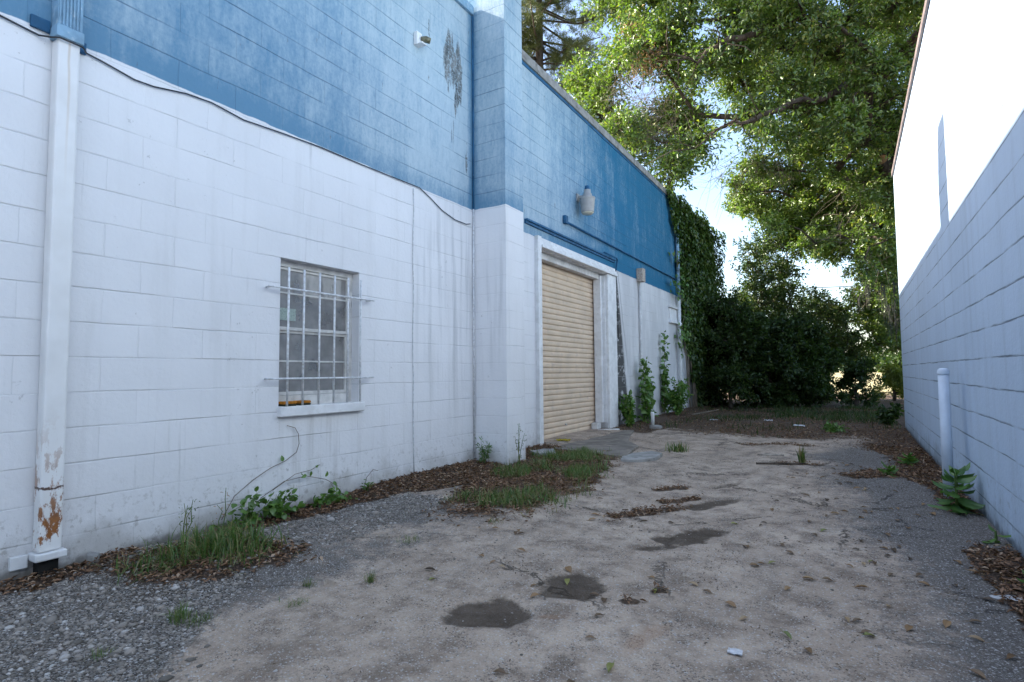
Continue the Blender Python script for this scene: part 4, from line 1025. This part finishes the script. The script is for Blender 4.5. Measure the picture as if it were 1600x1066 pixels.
def shrub(name, label, base, blobs, seed, mat, leaf_len=.10, per=900, group=None, r0=.05, cat='bush', twigs=40, wd=.45):
    x, y = base
    return make_tree(name, label, cat, [(x, y, -.05), (x + .03, y, .25), (x, y + .03, .5)], blobs, seed, mat, leaf_len, per, r0, twigs, group, tipr=.008, wd=wd)
def blobs(cx, cy, h, r, n, seed, zmin=.35, rb=(.38, .6)):
    q = np.random.default_rng(seed); out = []
    for i in range(n):
        z = q.uniform(zmin, h); a = q.uniform(0, 2 * math.pi); f = r * math.sqrt(q.uniform(0, 1)) * (1 - .45 * max(0, (z / h - .45)))
        out.append((cx + f * math.cos(a), cy + f * math.sin(a), z, q.uniform(*rb)))
    return out
BG = 'dark bushes closing the lane'
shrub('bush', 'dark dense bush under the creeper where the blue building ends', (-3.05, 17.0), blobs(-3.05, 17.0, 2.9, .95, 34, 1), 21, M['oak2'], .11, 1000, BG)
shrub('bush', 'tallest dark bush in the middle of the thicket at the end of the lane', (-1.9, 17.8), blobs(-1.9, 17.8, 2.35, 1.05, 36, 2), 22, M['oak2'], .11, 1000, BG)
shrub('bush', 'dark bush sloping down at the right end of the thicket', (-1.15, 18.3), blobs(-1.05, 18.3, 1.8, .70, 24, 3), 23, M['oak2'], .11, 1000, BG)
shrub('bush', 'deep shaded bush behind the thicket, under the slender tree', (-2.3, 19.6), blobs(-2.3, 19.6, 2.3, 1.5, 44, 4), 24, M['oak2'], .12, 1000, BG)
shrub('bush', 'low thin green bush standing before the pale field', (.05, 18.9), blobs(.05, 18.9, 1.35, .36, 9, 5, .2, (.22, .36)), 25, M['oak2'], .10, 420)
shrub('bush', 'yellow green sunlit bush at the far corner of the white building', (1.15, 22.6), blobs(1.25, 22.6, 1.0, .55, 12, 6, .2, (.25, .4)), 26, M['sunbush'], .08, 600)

# creeper on the far end of the left wall
def creeper():
    rs = np.random.default_rng(31)
    root = thing('creeper', 'dark green creeper covering the far end of the blue wall up to its top', 'climbing plant', (XL, 16, 0))
    n = 30000
    y = rs.uniform(13.0, 19.4, n); z = rs.uniform(.1, 6.0, n)
    yb = np.interp(z, [0, 1, 2, 2.6, 3.2, 4.2, 5.0, 5.6, 6.0], [16.2, 15.5, 15.0, 14.75, 14.75, 14.3, 13.75, 13.45, 13.6])
    e = y - yb + (fbm(y, z, 1.6, 91) - .5) * .9
    ztop = 5.72 + .35 * (fbm(y, z * 0, .9, 92) - .3)
    ok = (e > 0) & (z < ztop) & (rs.uniform(0, 1, n) < np.where(y > 17.6, .45 + .25 * (z < 4.9), 1.0))
    y, z, e = y[ok], z[ok], e[ok]
    n = len(y)
    th = .07 + .32 * sst(e, 0, 1.4) * fbm(y, z, 1.1, 93) * 1.5
    x = XL + .03 + th * rs.uniform(0, 1, n) ** .6
    x = np.where(z > 5.6, x - rs.uniform(0, .5, n), x)
    P = np.stack([x, y, z], 1)
    D = unit(np.stack([rs.uniform(.0, .6, n), rs.normal(size=n) * .45, -rs.uniform(.3, 1, n)], 1))
    N = unit(np.stack([np.ones(n), rs.normal(size=n) * .5, rs.uniform(0, .9, n)], 1))
    leaves_mesh('foliage', P, D, N, .105 * rs.uniform(.6, 1.3, n), .75, M['ivy'], root)
    st = MB()
    for i in range(26):
        y0 = rs.uniform(15.3, 18.8); pts = []; yy = y0
        for k in range(9):
            z_ = k * .66; pts.append((XL + .05 + .05 * rs.uniform(), yy, z_)); yy += rs.normal() * .12 - .10 * (k > 3)
        st.tube(pts, [.022 - .0018 * k for k in range(9)], 5)
    st.build('stems', M['twig'], root, True)
    # loose sprays reaching out over the paint and the drainpipe
    P, st2 = [], MB()
    for path in ([(14.9, 2.9), (14.4, 3.0), (14.0, 3.15), (13.6, 3.35)], [(14.9, 2.7), (14.5, 2.3), (14.3, 1.9), (14.4, 1.5)], [(14.6, 3.3), (14.2, 3.7), (13.9, 4.1)], [(14.9, 2.0), (14.5, 2.1), (14.1, 2.0)]):
        pts = [(XL + .14, a, b) for a, b in path]
        st2.tube(pts, .006, 4)
        for k in range(len(pts) - 1):
            for q in range(16):
                t = rs.uniform(); P.append(np.array(pts[k]) * (1 - t) + np.array(pts[k + 1]) * t + rs.normal(size=3) * .07)
    P = np.array(P); n = len(P)
    leaf6('spray', P, unit(np.stack([rs.uniform(0, .6, n), rs.normal(size=n) * .6, -rs.uniform(.1, 1, n)], 1)), np.stack([np.ones(n), rs.normal(size=n) * .4, rs.uniform(0, .9, n)], 1), .11 * rs.uniform(.7, 1.2, n), .75, M['weed'], root)
    st2.build('spray_stems', M['twig'], root)
creeper()

# pine behind the roof
def pine():
    rs = np.random.default_rng(41)
    root = thing('pine_tree', 'dark needled pine standing behind the blue building', 'tree', (-13.0, 24.2, 0))
    mb = MB()
    mb.tube([(-13.0, 24.2, -.1), (-12.95, 24.15, 8), (-12.9, 24.0, 15), (-12.8, 23.9, 21), (-12.8, 23.8, 25)], [.32, .27, .22, .15, .06], 10)
    tufts = []
    for i in range(96):
        z = rs.uniform(11.0, 24.5); a = rs.uniform(0, 2 * math.pi); ln = rs.uniform(1.6, 4.2) * (1 - .4 * max(0, (z - 19) / 6))
        p0 = np.array([-12.87, 24.0, z]); p2 = p0 + np.array([math.cos(a), math.sin(a), rs.uniform(-.15, .3)]) * ln
        pm = (p0 + p2) / 2 + np.array([0, 0, -.12 * ln])
        mb.tube([tuple(p0), tuple(pm), tuple(p2)], [.06, .04, .018], 5)
        for k in range(30):
            t = rs.uniform(.25, 1.05)
            c = p0 * (1 - t) ** 2 + 2 * pm * t * (1 - t) + p2 * t * t
            tufts.append(c + rs.normal(size=3) * np.array([.32, .32, .20]))
    mb.build('trunk', M['bark'], root, True)
    T = np.array(tufts); per = 70
    P = np.repeat(T, per, 0); n = len(P)
    D = unit(rs.normal(size=(n, 3)) + np.array([0, 0, .35]))
    leaves_mesh('crown', P + D * .03, D, rs.normal(size=(n, 3)), .24 * rs.uniform(.7, 1.2, n), .055, M['needle'], root, 0.02)
pine()

# far trees on the other side of the marsh
def treeline():
    rs = np.random.default_rng(51)
    P = []
    for i in range(420):
        x = rs.uniform(-160, 160); y = 250 + rs.uniform(0, 40); h = rs.uniform(4, 9); r = rs.uniform(2.2, 4.5)
        k = 70
        d = unit(rs.normal(size=(k, 3)))
        P.append(np.array([x, y, h * .5]) + d * np.array([r, r, h * .5]) * rs.uniform(.7, 1, (k, 1)))
    P = np.concatenate(P); n = len(P)
    o = leaves_mesh('far_treeline', P, rs.normal(size=(n, 3)), rs.normal(size=(n, 3)), 1.9 * rs.uniform(.6, 1.3, n), .7, M['oak2'])
    o['label'] = 'far line of trees across the pale marsh'; o['category'] = 'trees'
    return kind(o, 'stuff')
treeline()

# ------------------------------------------------------------------ plants by the walls
def ground_z(x, y): return gz(np.atleast_1d(np.asarray(x, float)), np.atleast_1d(np.asarray(y, float)))

def weed(name, label, cat, base, stems, seed, leaf_len, per, mat, wd=.55, group=None, climb=None, stem_r=.004, hang=.3, spread=.06):
    """stems: list of polylines. Leaves set along them."""
    rs = np.random.default_rng(seed)
    root = thing(name, label, cat, base, group)
    mb = MB(); P, D = [], []
    for s in stems:
        mb.tube(s, [stem_r * (1 - .6 * i / (len(s) - 1)) for i in range(len(s))], 5)
        A = np.array(s, float)
        for k in range(per):
            t = rs.uniform(.12, 1) * (len(A) - 1); i = min(int(t), len(A) - 2); f = t - i
            P.append(A[i] * (1 - f) + A[i + 1] * f + rs.normal(size=3) * spread * .3)
            D.append(unit(A[i + 1] - A[i]) * .4 + rs.normal(size=3) * .8 + np.array([.25 if climb else 0, 0, -hang]))
    mb.build('stem', M['grass'] if not climb else M['twig'], root)
    P, D = np.array(P), np.array(D); n = len(P)
    N = rs.normal(size=(n, 3)) * .45 + (np.array([1, 0, .5]) if climb else np.array([0, 0, 1]))
    leaf6('leaves', P, D, N, leaf_len * rs.uniform(.55, 1.25, n), wd, mat, root)
    return root
def fan(cx, cy, n, h, sp, seed, lean=(0, 0)):
    q = random.Random(seed); out = []
    for i in range(n):
        a = q.uniform(0, 2 * math.pi); hh = h * q.uniform(.55, 1.05); s = sp * q.uniform(.3, 1)
        z0 = float(ground_z(cx, cy)[0])
        out.append([(cx + math.cos(a) * s * f + lean[0] * f + q.uniform(-.02, .02), cy + math.sin(a) * s * f + lean[1] * f + q.uniform(-.02, .02), z0 + hh * (f ** .8) - .01) for f in (0, .35, .7, 1)])
    return out
# the creeping vine under the window, with its thin tendril on the wall
vs_ = []
q = random.Random(9)
for i in range(26):
    y = q.uniform(2.25, 3.3) if i % 3 else q.uniform(2.3, 2.75)
    z1 = q.uniform(.05, .24) * (1.2 if y < 2.8 else .8)
    vs_.append([(XL + .10 + q.uniform(0, .06), y, .02), (XL + .12 + q.uniform(0, .10), y + q.uniform(-.08, .12), z1 * .7), (XL + .10 + q.uniform(0, .16), y + q.uniform(-.12, .22), z1)])
vine = weed('creeping_vine', 'creeping green vine at the wall foot below the barred window', 'climbing plant', (XL + .12, 2.7, 0), vs_, 61, .052, 12, M['weed'], .75, None, None, .003, .1)
td = [(2.32, .06), (2.413, .208), (2.56, .30), (2.70, .365), (2.83, .40), (2.932, .455), (2.955, .52), (2.948, .60), (2.915, .65), (2.84, .675)]
MB().tube([(XL + .02, a, b) for a, b in td], .0028, 5).build('tendril', M['twig'], vine, True)
for pth in ([(2.6, .16), (2.8, .25), (3.0, .26), (3.2, .20), (3.33, .12)], [(2.7, .2), (2.9, .29), (3.05, .30), (3.14, .33)], [(3.62, .03), (3.66, .14), (3.74, .20), (3.80, .18)]):
    MB().tube([(XL + .05, a, b) for a, b in pth], .0025, 5).build('tendril', M['twig'], vine, True)
pp = np.array([(XL + .03, 2.80, .40), (XL + .05, 3.12, .32), (XL + .05, 3.05, .29), (XL + .05, 3.2, .22), (XL + .05, 3.28, .17), (XL + .06, 2.95, .28), (XL + .06, 3.0, .27), (XL + .05, 3.3, .14)])
rq = np.random.default_rng(4)
leaf6('tendril_leaves', pp, rq.normal(size=(8, 3)) + [.2, 0, .3], np.array([[1, 0, .4]] * 8) + rq.normal(size=(8, 3)) * .3, np.full(8, .05), .6, M['weed'], vine)
weed('weed', 'tiny green seedling at the wall foot right of the creeping vine', 'weed', (XL + .1, 3.62, 0), fan(XL + .1, 3.62, 5, .08, .06, 3), 62, .04, 5, M['weed'], .6)
# broad weeds by the bollard
def rosette(label, c, h, r, n, ll, seed, mat):
    rs = np.random.default_rng(seed)
    root = thing('broadleaf_weed', label, 'weed', (c[0], c[1], 0))
    z0 = float(ground_z(*c)[0])
    mb = MB(); P, D = [], []
    stems = max(1, n // 14)
    for s in range(stems):
        a = rs.uniform(0, 6.28); off = .35 * r * (s > 0)
        top = np.array([c[0] + off * math.cos(a), c[1] + off * math.sin(a), z0 + h * rs.uniform(.75, 1)])
        b = np.array([c[0], c[1], z0 - .01])
        mb.tube([tuple(b), tuple((b + top) / 2), tuple(top)], [.010, .008, .005], 6)
        for k in range(n // stems):
            f = (k + .5) / (n // stems); an = k * 2.4 + a
            P.append(b * (1 - f) + top * f)
            D.append([math.cos(an), math.sin(an), -.45 + 1.25 * f ** 1.4 + rs.normal() * .22])
    mb.build('stem', M['grass'], root)
    P, D = np.array(P), np.array(D)
    k = len(P)
    L = ll * rs.uniform(.75, 1.15, k)
    L = L * (1.1 - .45 * np.linspace(0, 1, k // stems).repeat(1)[np.arange(k) % (k // stems)])
    leaf6('leaves', P, D, np.array([[0, 0, 1.]] * k) + rs.normal(size=(k, 3)) * .35, L, .44, mat, root, -.12)
rosette('large broadleaf weed growing between the bollard and the right wall', (.63, 5.36), .32, .20, 38, .185, 71, M['dock'])
rosette('small two leaved weed at the foot of the right wall, nearest the camera', (.715, 4.52), .10, .05, 5, .10, 72, M['weed'])
rosette('flat weed among brown leaves in the lane left of the bollard', (.28, 6.85), .10, .12, 22, .13, 73, M['weed'])
rosette('flat weed close to the right wall beyond the bollard', (.50, 7.75), .12, .14, 22, .13, 74, M['weed'])
rosette('tiny weed sprout at the very edge of the right wall', (.70, 3.72), .06, .04, 5, .07, 76, M['weed'])
# at the chimney
weed('weed', 'feathery pale weed in the corner left of the chimney', 'weed', (-3.62, 5.30, 0), fan(-3.62, 5.30, 6, .30, .12, 5), 63, .05, 26, M['weed'], .18)
weed('weed', 'tall dry flowering weed in front of the chimney', 'weed', (-3.30, 5.55, 0), fan(-3.30, 5.55, 5, .50, .09, 6), 64, .03, 9, M['grass'], .3)
weed('weed', 'tall thin seeding weed by the long wall, behind the grass clump', 'weed', (-3.72, 2.02, 0), fan(-3.72, 2.02, 4, .36, .06, 7), 65, .022, 12, M['grass'], .3)
weed('weed', 'thin red tipped weed between the grass clump and the creeping vine', 'weed', (-3.70, 2.26, 0), fan(-3.70, 2.26, 2, .30, .05, 8), 66, .020, 10, M['dead'], .3)
# climbing weeds near the pipes
def climber(label, y, zt, seed, x=XL + .08, per=60, wide=.10, n=5, ll=.10):
    q = random.Random(seed); st = []
    for i in range(n):
        top = zt * (1 if i == 0 else q.uniform(.45, .95)); yy = y + q.uniform(-wide, wide)
        st.append([(x + q.uniform(-.03, .05), yy + q.uniform(-.04, .04), top * f) for f in (0, .25, .5, .75, 1)])
    return weed('climbing_weed', label, 'climbing plant', (x, y, 0), st, seed, ll, per, M['weed'], .75, None, True, .005, .4, .12)
climber('tall narrow climbing weed on the white wall between the two pipes', 12.95, 2.0, 81, per=46, wide=.10, n=6)
climber('bright climbing weed hugging the foot of the slim conduit', 11.3, 1.35, 82, per=60, wide=.22, n=9, x=XL + .18)
weed('weed', 'bright leafy weed clump standing in front of the slim conduit', 'weed', (-3.55, 10.05, 0), fan(-3.55, 10.05, 14, .62, .22, 12, (-.1, .1)), 83, .10, 26, M['weed'], .6)
weed('weed', 'bushy green weed at the foot of the thick drainpipe', 'weed', (-3.5, 13.1, 0), fan(-3.5, 13.1, 26, .85, .50, 13), 84, .10, 34, M['weed'], .5)
weed('weed', 'low green weed in the middle of the back litter', 'weed', (-.35, 11.2, 0), fan(-.35, 11.2, 10, .16, .2, 15), 86, .09, 12, M['weed'], .5)
weed('weed', 'dark low weed at the far foot of the right wall', 'weed', (.55, 12.9, 0), fan(.55, 12.9, 16, .38, .28, 16), 87, .10, 22, M['oak2'], .5)

# ------------------------------------------------------------------ grass
def blades(name, P, h, seed, mat, lean=.5, w=.012, parent=None):
    rs = np.random.default_rng(seed); n = len(P)
    h = h * rs.uniform(.5, 1.2, n)
    a = rs.uniform(0, 2 * math.pi, n); ln = np.abs(rs.normal(size=n)) * lean
    d = np.stack([np.cos(a) * ln, np.sin(a) * ln, np.ones(n)], 1); d = unit(d)
    s = np.stack([-np.sin(a + rs.normal(size=n) * .6), np.cos(a + rs.normal(size=n) * .6), np.zeros(n)], 1)
    hv = h[:, None]
    mid = P + d * hv * .55
    tip = P + d * hv * .95 + np.stack([np.cos(a) * ln, np.sin(a) * ln, -ln * .7], 1) * hv * .45
    ww = w * rs.uniform(.6, 1.2, (n, 1)) * np.clip(hv / .12, .5, 1.3)
    V = np.stack([P - s * ww * .5, P + s * ww * .5, mid + s * ww * .4, mid - s * ww * .4, tip], 1).reshape(-1, 3)
    b = (np.arange(n) * 5)[:, None]
    F = np.concatenate([b + np.array([t_])for t_ in ((0, 1, 2), (0, 2, 3), (3, 2, 4))])
    return np_mesh(name, V, F, mat, parent)
def scatter(n, x0, x1, y0, y1, dens, seed):
    rs = np.random.default_rng(seed)
    x = rs.uniform(x0, x1, n); y = rs.uniform(y0, y1, n)
    ok = rs.uniform(0, 1, n) < dens(x, y)
    x, y = x[ok], y[ok]
    ins = (x > XL + .02) & (x < XR - .02) & ~((x < -3.36) & (y > 5.39) & (y < 5.84))
    x, y = x[ins], y[ins]
    return np.stack([x, y, gz(x, y)], 1)
def d_lawn(x, y): return ell(x, y, -2.72, 5.1, 1.62, .50, 100, 101, .5) * sst(fbm(x, y, 2.6, 102), .40, .60) * .8
o = blades('grass', scatter(42000, -3.6, -1.9, 3.2, 7.0, d_lawn, 103), .11, 104, M['grass'], .85, .006)
o['label'] = 'patchy green grass strip between the chimney and the dirt lane'; kind(o, 'stuff')
def d_back(x, y): return sst(y, 12.4, 13.8) * sst(fbm(x, y, .9, 105), .40, .60) + .25 * sst(fbm(x, y, 1.3, 106), .6, .7) * sst(y, 9.7, 10.6)
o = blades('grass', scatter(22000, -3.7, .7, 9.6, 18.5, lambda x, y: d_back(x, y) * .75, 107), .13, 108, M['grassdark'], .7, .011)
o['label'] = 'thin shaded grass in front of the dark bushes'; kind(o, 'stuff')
def tuft(label, c, n, h, r, seed, lean=.5, w=.008, group=None):
    rs = np.random.default_rng(seed)
    x = c[0] + rs.normal(size=n) * r; y = c[1] + rs.normal(size=n) * r
    x = np.maximum(x, XL + .02)
    o = blades('grass_tuft', np.stack([x, y, gz(x, y) - .003], 1), h, seed, M['grass'], lean, w)
    return tag(o, label, 'grass tuft', group)
tuft('largest grass clump in brown litter beside the long white wall', (-3.25, 1.98), 720, .17, .13, 111, .8, .006)
tuft('sprawling grass at the left edge of the big clump', (-3.27, 1.62), 220, .11, .09, 112, .8, .006)
tuft('low grass fringe at the lane side of the big clump', (-2.98, 1.92), 200, .09, .08, 113, .7, .006)
tuft('lone upright grass tuft standing on bare gravel nearest the camera', (-2.56, 1.37), 110, .095, .022, 114, .35, .004)
tuft('dull brownish grass tuft beside the lone upright one', (-2.48, 1.42), 110, .05, .03, 115, .8, .004)
tuft('small tuft at the edge of gravel and lane, farthest right of its row', (-2.16, 2.12), 60, .07, .012, 116, .5, .005)
tuft('small pale tuft in the gravel between two others', (-2.40, 1.92), 50, .05, .015, 117, .6, .005)
tuft('flat dry tuft on the lane edge', (-2.27, 1.75), 70, .045, .025, 118, .9, .005)
tuft('low tuft on the asphalt scrap midway to the chimney grass', (-2.45, 2.75), 90, .05, .04, 119, .8, .005)
tuft('tiny tuft on the lane directly below the roller door in view', (-2.2, 3.35), 60, .05, .03, 120, .8, .005)
tuft('upright grass tuft alone in the middle of the dirt lane', (-.53, 7.25), 60, .22, .012, 121, .2, .010)
tuft('green tuft beside the broken concrete piece', (-2.05, 7.6), 110, .16, .07, 122, .6, .009)
tuft('dry tuft left of the large grass clump, near the bottom edge of the lane', (-2.5, 1.05), 60, .045, .02, 123, .8, .004)

# ------------------------------------------------------------------ litter, gravel, fallen leaves
def flat_leaves(name, P, L, seed, mat, wd=.5, lift=.35):
    rs = np.random.default_rng(seed); n = len(P)
    a = rs.uniform(0, 2 * math.pi, n)
    D = np.stack([np.cos(a), np.sin(a), rs.normal(size=n) * lift], 1)
    N = np.stack([rs.normal(size=n) * lift, rs.normal(size=n) * lift, np.ones(n)], 1)
    return leaves_mesh(name, P + np.array([0, 0, .004]) + np.stack([np.zeros(n), np.zeros(n), rs.uniform(0, .02, n) * lift * 2], 1), D, N, L * rs.uniform(.55, 1.25, n), wd, mat, None, .14)
P = np.concatenate([scatter(60000, XL, XR, .7, 5.0, lambda x, y: sst(m_soil(x, y), .06, .8) * .85, 131), scatter(42000, XL, XR, 5.0, 9.4, lambda x, y: sst(m_soil(x, y), .06, .8) * .85, 132),
                    scatter(26000, XL, XR, 9.4, 18, lambda x, y: sst(m_soil(x, y), .15, .6) * .62 * sst(fbm(x, y, 1.1, 140), .25, .5), 133)])
o = flat_leaves('leaf_litter', P, .037, 134, M['litter'], .40)
o['label'] = 'brown dead leaf litter drifted along the walls and the far end'; kind(o, 'stuff')
P = scatter(30000, -3.6, .75, .9, 10, lambda x, y: (.05 + .45 * sst(fbm(x, y, 2.6, 142), .52, .72)) * (m_soil(x, y) < .5), 135)
o = flat_leaves('leaf_crumbs', P, .015, 136, M['crumb'], .4, .3)
o['label'] = 'crumbs of broken leaf strewn over the bare lane'; kind(o, 'stuff')

def stones(name, P, sz, seed):
    rs = np.random.default_rng(seed); n = len(P)
    base = np.array([(1, 0, 0), (-1, 0, 0), (0, 1, 0), (0, -1, 0), (0, 0, 1), (0, 0, -1), (.6, .6, .55), (-.6, .6, .55), (.6, -.6, .55), (-.6, -.6, .55)], float)
    tri = [(0, 6, 8), (0, 2, 6), (2, 7, 6), (2, 1, 7), (1, 9, 7), (1, 3, 9), (3, 8, 9), (3, 0, 8), (4, 6, 7), (4, 8, 6), (4, 9, 8), (4, 7, 9), (0, 5, 2), (2, 5, 1), (1, 5, 3), (3, 5, 0)]
    s = sz * np.exp(rs.normal(size=(n, 1, 1)) * .45)
    V = base[None] * (1 + rs.uniform(-.28, .28, (n, 10, 3)))
    V = V * s * np.stack([rs.uniform(.7, 1.2, n), rs.uniform(.7, 1.2, n), rs.uniform(.4, .8, n)], 1)[:, None]
    a = rs.uniform(0, 6.28, n); c, s_ = np.cos(a)[:, None], np.sin(a)[:, None]
    V = np.stack([V[..., 0] * c - V[..., 1] * s_, V[..., 0] * s_ + V[..., 1] * c, V[..., 2]], -1) + P[:, None]
    b = (np.arange(n) * 10)[:, None]
    o = np_mesh(name, V.reshape(-1, 3), np.concatenate([b + np.array([t_]) for t_ in tri]), M['pebble'])
    return o
P = scatter(60000, XL, 0, .6, 3.9, lambda x, y: sst(m_gravel(x, y), .25, .8) * (1 - .8 * sst(m_soil(x, y), .4, .7)) * .75, 137)
o = stones('gravel', P, .0064, 138)
o['label'] = 'loose grey gravel by the foot of the long white wall'; kind(o, 'stuff')
P = scatter(5200, XL, XR, .8, 8, lambda x, y: .55 * np.ones_like(x), 139)
o = stones('gravel', P, .0038, 141)
o['label'] = 'scattered grit over the dirt lane'; kind(o, 'stuff')

def leaf_proto(name, mat, L, label, group, seed):
    rs = random.Random(seed); mb = MB()
    rows = [(0, .0), (.12, .16), (.3, .25), (.55, .27), (.78, .18), (1, 0)]
    cv = rs.uniform(.06, .13)
    k = len(mb.v)
    for t, w in rows:
        zc = .10 * math.sin(math.pi * t) * L + .004
        mb.vs([(t * L - L / 2, -w * L, zc + cv * L * (w / .27)), (t * L - L / 2, 0, zc), (t * L - L / 2, w * L, zc + cv * L * (w / .27) * rs.uniform(.3, 1.2))])
    for i in range(len(rows) - 1):
        a = i * 3
        mb.f += [(a, a + 3, a + 4, a + 1), (a + 1, a + 4, a + 5, a + 2)]
    mb.tube([(-L / 2 - .25 * L, .02 * L, .006), (-L / 2, 0, .004), (0, 0, .10 * L + .003), (L * .48, 0, .006)], .0012, 4)
    o = mb.build(name, mat)
    return tag(o, label, 'fallen leaf', group)
def fall(spots, mat, L, label, group, seed):
    q = random.Random(seed); src = None
    for x, y in spots:
        if src is None:
            src = o = leaf_proto('fallen_leaf', mat, L, label, group, seed)
        else:
            o = src.copy(); COL.objects.link(o)
        o.location = (x, y, float(ground_z(x, y)[0]) + .002)
        o.rotation_euler = (q.uniform(-.2, .2), q.uniform(-.2, .2), q.uniform(0, 6.28))
        s = q.uniform(.75, 1.25); o.scale = (s, s * q.uniform(.7, 1.1), s)
q = random.Random(17)
brown = [(-1.114, 1.719), (-.44, 2.62), (-.02, 2.86), (.01, 2.75), (-.06, 2.84), (.12, 4.05), (.17, 4.02), (.2, 4.12), (.1, 3.1), (-.72, 2.9), (-.05, 3.6), (.25, 5.0), (-.3, 4.5), (.3, 3.0), (.38, 2.9), (-.15, 5.4), (-.5, 3.35)]
for i in range(85):
    brown.append((q.uniform(-.6, .55), q.uniform(2.3, 7.5)))
for i in range(26):
    brown.append((q.uniform(-2.2, -.6), q.uniform(1.7, 4.5)))
fall(brown, M['leafbrown'], .052, 'curled brown dead leaf lying singly on the bare lane', 'brown leaves scattered on the bare lane', 19)
fall([(-.787, 1.961), (-.264, 2.545), (.02, 2.72), (-1.30, 2.66), (-.86, 2.72), (-.42, 3.45), (.05, 3.75), (-1.9, 2.3), (-.2, 4.3), (-.75, 4.2)], M['leafgreen'], .052,
     'yellowish green fallen leaf lying singly on the bare lane', 'green leaves fallen on the bare lane', 20)
